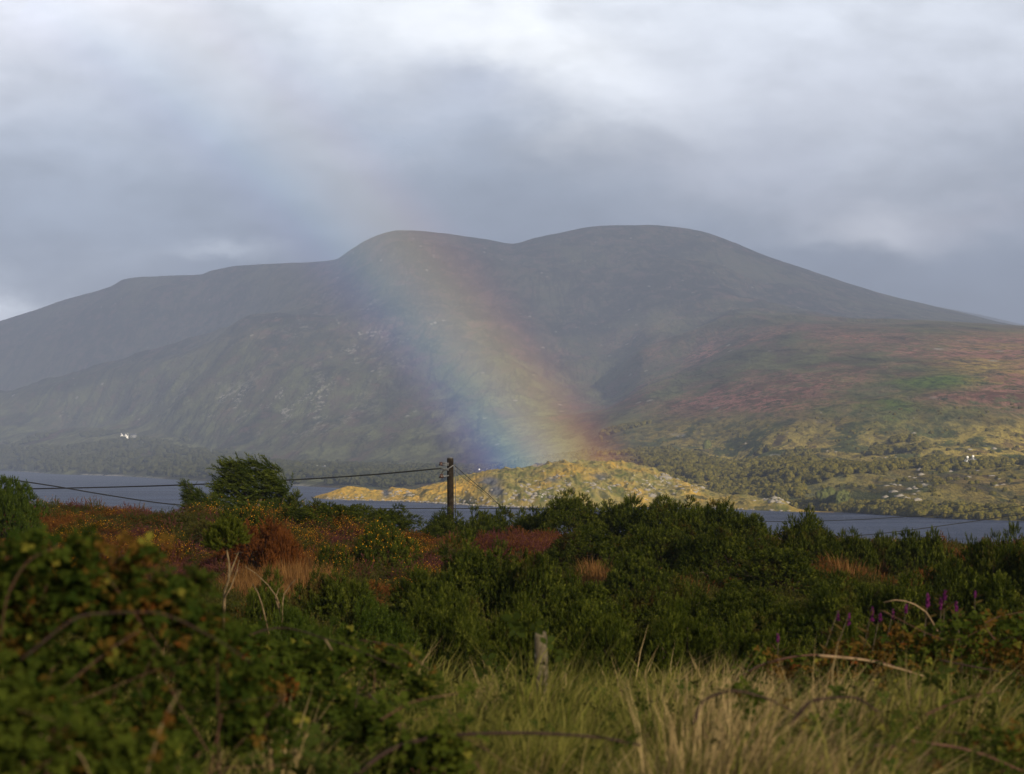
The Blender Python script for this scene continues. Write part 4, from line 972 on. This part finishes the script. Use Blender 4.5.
scatter('woodland', wd, pts[:,:3], np.stack([pts[:,0]*0, pts[:,0]*0, rng.uniform(0,6.28,len(pts))], 1),
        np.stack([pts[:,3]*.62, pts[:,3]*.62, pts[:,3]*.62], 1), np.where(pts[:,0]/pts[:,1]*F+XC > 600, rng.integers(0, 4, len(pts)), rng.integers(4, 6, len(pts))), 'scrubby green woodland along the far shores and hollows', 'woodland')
M['wood_pale'] = leaf_mat('pale_crown', (.060,.075,.022), (.11,.12,.035), (.15,.15,.05), .1)
def shore_tree(px, Y, hgt, label, seed):
    z_ = hill_z(px, Y)-.5; r = empty('shore_tree', ((px-XC)/F*Y, Y, z_)); r.scale = (hgt*.75, hgt*.75, hgt)
    V, Fc, ti, tp = crown_mesh(seed, 8, 420); link('crown', mesh_np('crown', V, Fc, M['wood_pale'], dict(tint=ti, tip=tp)), r)
    V, Q, T3 = tube([(0,0,0),(.01,0,.25),(0,0,.5)], .05, .025, 6); link('trunk', mesh_np('trunk', V, [Q, T3], M['bark'], None, True), r); tag(r, label, 'tree')
shore_tree(825, 830, 9, 'pale rounded willow on the far shore right of the headland end', 701)
shore_tree(843, 822, 8, 'second pale rounded willow a little right along the shore', 702)
shore_tree(707, 1500, 9, 'single pale tree in the woods above the headland', 703)

# ------------------------------------------------------------------ far cottages
M['render'] = plain_mat('white_render', (.80,.79,.76), .8, .2, .05, 2)
M['slate'] = plain_mat('slate_roof', (.07,.075,.085), .7, .3, .2, 3)
M['stone'] = plain_mat('grey_stone', (.25,.25,.25), .9, .2, .3, 2)
M['glass'] = plain_mat('window_glass', (.03,.035,.045), .15, .5, .1, 2)
def box_np(x0, x1, y0, y1, z0, z1):
    V = [(x,y,z) for z in (z0,z1) for y in (y0,y1) for x in (x0,x1)]
    return np.array(V), np.array([[0,2,3,1],[4,5,7,6],[0,1,5,4],[2,6,7,3],[0,4,6,2],[1,3,7,5]])
def cottage(px, Y, w, dp, hgt, label, wall, gables=0, rot=0.0, dz=0.0, name='cottage'):
    z_ = hill_z(px, Y)+dz; r = empty(name, ((px-XC)/F*Y, Y, z_)); r.rotation_euler = (0,0,rot); rh = hgt*.55
    V = [(-w/2,-dp/2,-1.5),(w/2,-dp/2,-1.5),(w/2,dp/2,-1.5),(-w/2,dp/2,-1.5),(-w/2,-dp/2,hgt),(w/2,-dp/2,hgt),(w/2,dp/2,hgt),(-w/2,dp/2,hgt),(-w/2,0,hgt+rh),(w/2,0,hgt+rh)]
    wl = link('wall', mesh_np('wall', V, [np.array([[0,1,5,4],[1,2,6,5],[2,3,7,6],[3,0,4,7]]), np.array([[4,7,8],[6,5,9]])], M[wall]), r)
    o_ = .35
    V = [(-w/2-o_,-dp/2-o_,hgt-.15),(w/2+o_,-dp/2-o_,hgt-.15),(w/2+o_,0,hgt+rh+.2),(-w/2-o_,0,hgt+rh+.2),(-w/2-o_,dp/2+o_,hgt-.15),(w/2+o_,dp/2+o_,hgt-.15)]
    V2 = [(a_[0],a_[1],a_[2]+.25) for a_ in V]
    rf = link('roof', mesh_np('roof', V+V2, [np.array([[0,3,2,1],[3,4,5,2],[6,7,8,9],[9,8,11,10],[0,1,7,6],[4,10,11,5],[0,6,9,3],[3,9,10,4],[1,2,8,7],[2,5,11,8]])], M['slate']), r)
    for sx in (-1, 1):
        V, Q = box_np(sx*w*.42-.5, sx*w*.42+.5, -.45, .45, hgt+rh-.6, hgt+rh+1.2); link('chimney', mesh_np('chimney', V, Q, M[wall]), rf)
    for k in range(gables):
        cx = (-.27 if k == 0 else .27)*w; gw = w*.17; y0 = -dp/2-1.2
        V = [(cx-gw,y0,-1.5),(cx+gw,y0,-1.5),(cx+gw,y0,hgt+.6),(cx,y0,hgt+rh*1.05),(cx-gw,y0,hgt+.6),(cx-gw,0,-1.5),(cx+gw,0,-1.5),(cx+gw,0,hgt+.6),(cx,0,hgt+rh*1.05),(cx-gw,0,hgt+.6)]
        link('gable', mesh_np('gable', V, [np.array([[0,1,2,4],[0,4,9,5],[1,6,7,2]]), np.array([[4,2,3]])], M[wall]), r)
        V = [(cx-gw-.3,y0-.3,hgt+.35),(cx,y0-.3,hgt+rh*1.05+.2),(cx+gw+.3,y0-.3,hgt+.35),(cx-gw-.3,0,hgt+.35),(cx,0,hgt+rh*1.05+.2),(cx+gw+.3,0,hgt+.35)]
        link('gable_roof', mesh_np('gable_roof', V, np.array([[0,1,4,3],[1,2,5,4]]), M['slate']), r)
        V, Q = box_np(cx-.6, cx+.6, y0-.05, y0-.003, hgt*.45, hgt*.85); link('window', mesh_np('window', V, Q, M['glass']), r)
    for sx in ([0] if gables else [-.3, .3]):
        V, Q = box_np(sx*w-.6, sx*w+.6, -dp/2-.05, -dp/2-.003, hgt*.35, hgt*.75); link('window', mesh_np('window', V, Q, M['glass']), r)
    V, Q = box_np(.08*w-.5, .08*w+.5, -dp/2-.06, -dp/2-.003, 0, 2.1); link('door', mesh_np('door', V, Q, M['slate']), r)
    tag(r, label, 'house'); return r
cottage(124.5, 3440, 13, 8, 6.5, 'white house with twin gables and slate roof on the far left shore', 'render', 2, 0, 1.5)
cottage(133.5, 3460, 10, 7, 4.5, 'low grey stone outbuilding right of the twin gabled white house', 'stone', 0, .2, 1.0)
cottage(483, 1500, 7, 5, 2.6, 'small white cottage peeping over the headland right of the pole', 'render', 0, -.3, 0.5)
cottage(321, 1900, 9, 6, 3.4, 'grey cottage low by the far shore above the headland tip', 'stone', 0, .3, 0.0)
cottage(967.5, 985, 2.6, 3, 1.6, 'tiny white hut on the right bench, left of two', 'render', 0, 1.3, 0.3, 'hut')
cottage(973, 990, 2.6, 3, 1.6, 'tiny white hut on the right bench, right of two', 'render', 0, 1.3, 0.3, 'hut')

# ------------------------------------------------------------------ white boulders on the headland shore (stuff: a rubble line nobody could count)
rng = np.random.default_rng(8); Vs, Fs, k = [], [], 0
I1, F1 = ico(1)
def rocks(n, fx, smin, smax):
    global k
    for _ in range(n):
        px_ = fx(); j = int(np.argmin(np.abs(hc-px_)))
        Y_ = HYf[j]+abs(rng.normal())*2.0; X_ = (px_-XC)/F*Y_; s_ = rng.uniform(smin, smax)
        V = I1*(1+.35*(rng.random((len(I1),1))-.5))*np.array([1.3,1.0,.6])*s_; V = rotz(V, rng.uniform(0,6.28))+[X_, Y_, .15*s_+.1]
        Vs.append(V); Fs.append(F1+k); k += len(V)
rocks(240, lambda: rng.uniform(325, 560), .25, .9); rocks(60, lambda: rng.normal(470, 40), .6, 1.3); rocks(30, lambda: rng.uniform(700, 800), .3, .9)
def surf_z(px_, Y_):
    j = int(np.argmin(np.abs(hc-px_))); return float(np.interp(Y_, HY_[:,j], HZ_[:,j]))
def outcrop(cx, cy, sx, sy, n, smin, smax, far=False):
    global k
    for _ in range(int(n*(.30 if far else .7))):
        px_, py_ = rng.normal(cx, sx), rng.normal(cy, sy)
        if far: j = int(np.argmin(np.abs(cols-px_))); Yc, Zc = GY[:,j], GZ[:,j]; ok = (Yc < 2600)
        else: j = int(np.argmin(np.abs(hc-px_))); Yc, Zc = HY_[:,j], HZ_[:,j]; ok = (Yc <= hk[4][j])
        row = YH-(Zc-EYE)/Yc*F; Yc, Zc, row = Yc[ok], Zc[ok], row[ok]
        i_ = int(np.argmin(np.abs(row-py_))); s_ = smin*(smax/smin)**rng.random()
        V = I1*(1+.9*(rng.random((len(I1),1))-.5))*np.array([1.5,1.0,.85])*s_*(.85 if far else .9); V = rotz(V, rng.normal()*.5)+[(px_-XC)/F*Yc[i_], Yc[i_], Zc[i_]-.25*s_]
        Vs.append(V); Fs.append(F1+k); k += len(V)
for a_ in [(402,493,7,2,26,.7,1.9),(535,494,14,5,60,.6,1.8),(600,487,16,4,26,.7,2.0),(640,489,20,5,36,.6,1.7),(664,478,8,3,24,.8,2.2),(690,487,10,3,24,.6,1.6),(570,480,22,6,22,.5,1.3),(775,500,9,3,26,.6,1.6),(470,500,26,3,46,.5,1.3),(355,497,14,2,24,.4,1.1),(500,487,12,6,10,.5,1.2)]: outcrop(*a_)
for a_ in [(797,489,5,3,10,1.0,2.4),(898,494,11,5,46,.8,2.4),(840,496,5,3,10,.8,2.0),(925,484,12,3,24,.8,2.0),(915,474,6,4,12,1.0,2.2),(968,476,16,5,22,.8,1.8),(1000,485,14,4,20,.8,2.0),(700,455,8,5,8,1.2,2.6),(880,462,50,14,30,.5,1.2),(930,430,60,22,34,.6,1.6),(780,440,70,26,20,.6,1.6)]: outcrop(*a_, far=True)
m, b = new_mat('pale_boulders'); n1 = b.noise(pos(b), 1.2, 5, .6); principled(m, b, b.mix(n1, (.10,.09,.08), (.38,.34,.28)), .9, .15, bump(b, n1, .5, .2))
o = link('shore_rocks', mesh_np('shore_rocks', np.concatenate(Vs), np.concatenate(Fs), m)); tag(o, 'scattered pale rock outcrops and rubble on the headland and far shore', 'rocks', kind='stuff')

# ------------------------------------------------------------------ rainbow: a curved glowing volume, its light painted in bands, 42 degrees from the antisolar point
ax = ANTI.normalized(); S = 1125.0; Dp = S*math.cos(R(42)); TH = 60.0
zq = ax.to_track_quat('Z', 'Y'); rot = zq.to_matrix()
org = Vector((0,0,EYE))+ax*Dp
r0, r1 = Dp*math.tan(R(39.4)), Dp*math.tan(R(42.8))
def az_of(px, py):
    d_ = rot.transposed() @ Vector(((px-XC)/F, 1, (YH-py)/F)); return math.atan2(d_.y, d_.x)
a0, a1 = az_of(610, 560), az_of(150, -190)
print('rainbow check', [round(math.degrees(Vector(((px-XC)/F,1,(YH-py)/F)).normalized().angle(ax)),2) for px,py in ((545,455),(430,265),(325,120),(455,455),(600,440))])
V, Fc = [], []; n = 64
for i in range(n+1):
    a_ = a0+(a1-a0)*i/n
    for (r_, z_) in ((r0,-TH/2),(r1,-TH/2),(r1,TH/2),(r0,TH/2)): V.append((r_*math.cos(a_), r_*math.sin(a_), z_))
for i in range(n):
    for j in range(4): Fc.append((i*4+j, i*4+(j+1)%4, (i+1)*4+(j+1)%4, (i+1)*4+j))
Fc += [(3,2,1,0), (n*4, n*4+1, n*4+2, n*4+3)]
m = bpy.data.materials.new('rainbow_light'); m.use_nodes = True; m.node_tree.nodes.clear(); b = NB(m.node_tree)
tcn = N(b.t, 'ShaderNodeTexCoord'); ox, oy, oz = b.sep(tcn.outputs['Object'])
rad = b.m('SQRT', b.m('ADD', b.m('MULTIPLY', ox, ox), b.m('MULTIPLY', oy, oy)))
tt = b.m('DIVIDE', b.m('SUBTRACT', rad, r0), r1-r0)
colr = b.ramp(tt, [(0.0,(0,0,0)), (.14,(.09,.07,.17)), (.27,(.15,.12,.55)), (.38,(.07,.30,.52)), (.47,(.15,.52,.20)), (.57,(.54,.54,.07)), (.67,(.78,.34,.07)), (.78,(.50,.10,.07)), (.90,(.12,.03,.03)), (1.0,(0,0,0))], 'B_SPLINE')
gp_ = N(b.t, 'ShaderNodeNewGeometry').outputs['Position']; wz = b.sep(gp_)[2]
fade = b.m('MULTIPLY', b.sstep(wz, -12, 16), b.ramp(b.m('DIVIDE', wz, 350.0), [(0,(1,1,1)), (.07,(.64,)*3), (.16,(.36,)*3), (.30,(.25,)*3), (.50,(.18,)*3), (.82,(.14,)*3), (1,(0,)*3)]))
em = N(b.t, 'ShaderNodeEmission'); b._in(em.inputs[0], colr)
BOW_GLOW = 0.60
b._in(em.inputs[1], b.m('MULTIPLY', fade, BOW_GLOW*math.cos(R(42))/TH))
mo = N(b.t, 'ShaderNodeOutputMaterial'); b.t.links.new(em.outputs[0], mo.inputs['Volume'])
rbw = link('rainbow', mesh_np('rainbow', V, np.array(Fc), m), None, org); rbw.rotation_euler = zq.to_euler()
tag(rbw, 'soft rainbow rising from behind the headland into the clouds', 'rainbow', kind='stuff')

# ------------------------------------------------------------------ haze
V, Q = box_np(-9500, 9500, -1500, 12600, -7.5, 860)
m = bpy.data.materials.new('haze_air'); m.use_nodes = True; m.node_tree.nodes.clear(); b = NB(m.node_tree)
pv = N(b.t, 'ShaderNodeVolumePrincipled'); pv.inputs['Density'].default_value = 0.000175; pv.inputs['Color'].default_value = (.49,.59,.85,1); pv.inputs['Anisotropy'].default_value = 0.0
mo = N(b.t, 'ShaderNodeOutputMaterial'); b.t.links.new(pv.outputs[0], mo.inputs['Volume'])
haze = link('haze', mesh_np('haze', V, Q, m)); tag(haze, 'pale rainy air between the lough and the mountain', 'haze', kind='stuff')

# ------------------------------------------------------------------ clouds overhead, outside the view, that shade the near hill and the mountain
def cloud(target, half, alt, opac, seed, label):
    back = -ax; t_ = (alt-target[2])/back.z; c_ = Vector(target)+back*t_
    n = 40; gx, gy = np.meshgrid(np.linspace(-1.25,1.25,n), np.linspace(-1.25,1.25,n)); rr = np.sqrt(gx**2+gy**2) + .28*fbm(gx*2, gy*2, seed, 4)
    h_ = np.clip(1-rr, 0, 1)**.5; up = h_*half[2]*(1+.5*fbm(gx*4, gy*4, seed+5, 4)); dn = -h_*half[2]*.25
    V = np.concatenate([np.stack([gx*half[0], gy*half[1], up], -1).reshape(-1,3), np.stack([gx*half[0], gy*half[1], dn], -1).reshape(-1,3)])
    idq = np.arange(n*n).reshape(n, n); q = np.stack([idq[:-1,:-1], idq[:-1,1:], idq[1:,1:], idq[1:,:-1]], -1).reshape(-1,4)
    ok = (h_.reshape(-1)[q].max(1) > 0); q = q[ok]
    mc, bc = new_mat('cloud_vapour'); df = N(bc.t, 'ShaderNodeBsdfDiffuse'); df.inputs[0].default_value = (.8,.8,.82,1); tr = N(bc.t, 'ShaderNodeBsdfTransparent')
    mx = N(bc.t, 'ShaderNodeMixShader'); mx.inputs[0].default_value = opac; bc.t.links.new(tr.outputs[0], mx.inputs[1]); bc.t.links.new(df.outputs[0], mx.inputs[2])
    oo = N(bc.t, 'ShaderNodeOutputMaterial'); bc.t.links.new(mx.outputs[0], oo.inputs[0])
    o = link('clouds', mesh_np('clouds', V, [q, (q+n*n)[:, ::-1]], mc, None, True), None, c_); tag(o, label, 'cloud', kind='structure'); return o
cloud((-30, 60, 20), (420, 520, 120), 1500, .18, 3, 'grey cloud high behind the viewer shading the near hill')
cloud((500, 6300, 500), (4200, 2300, 200), 1700, .40, 9, 'wide thin cloud bank shading the upper mountain')
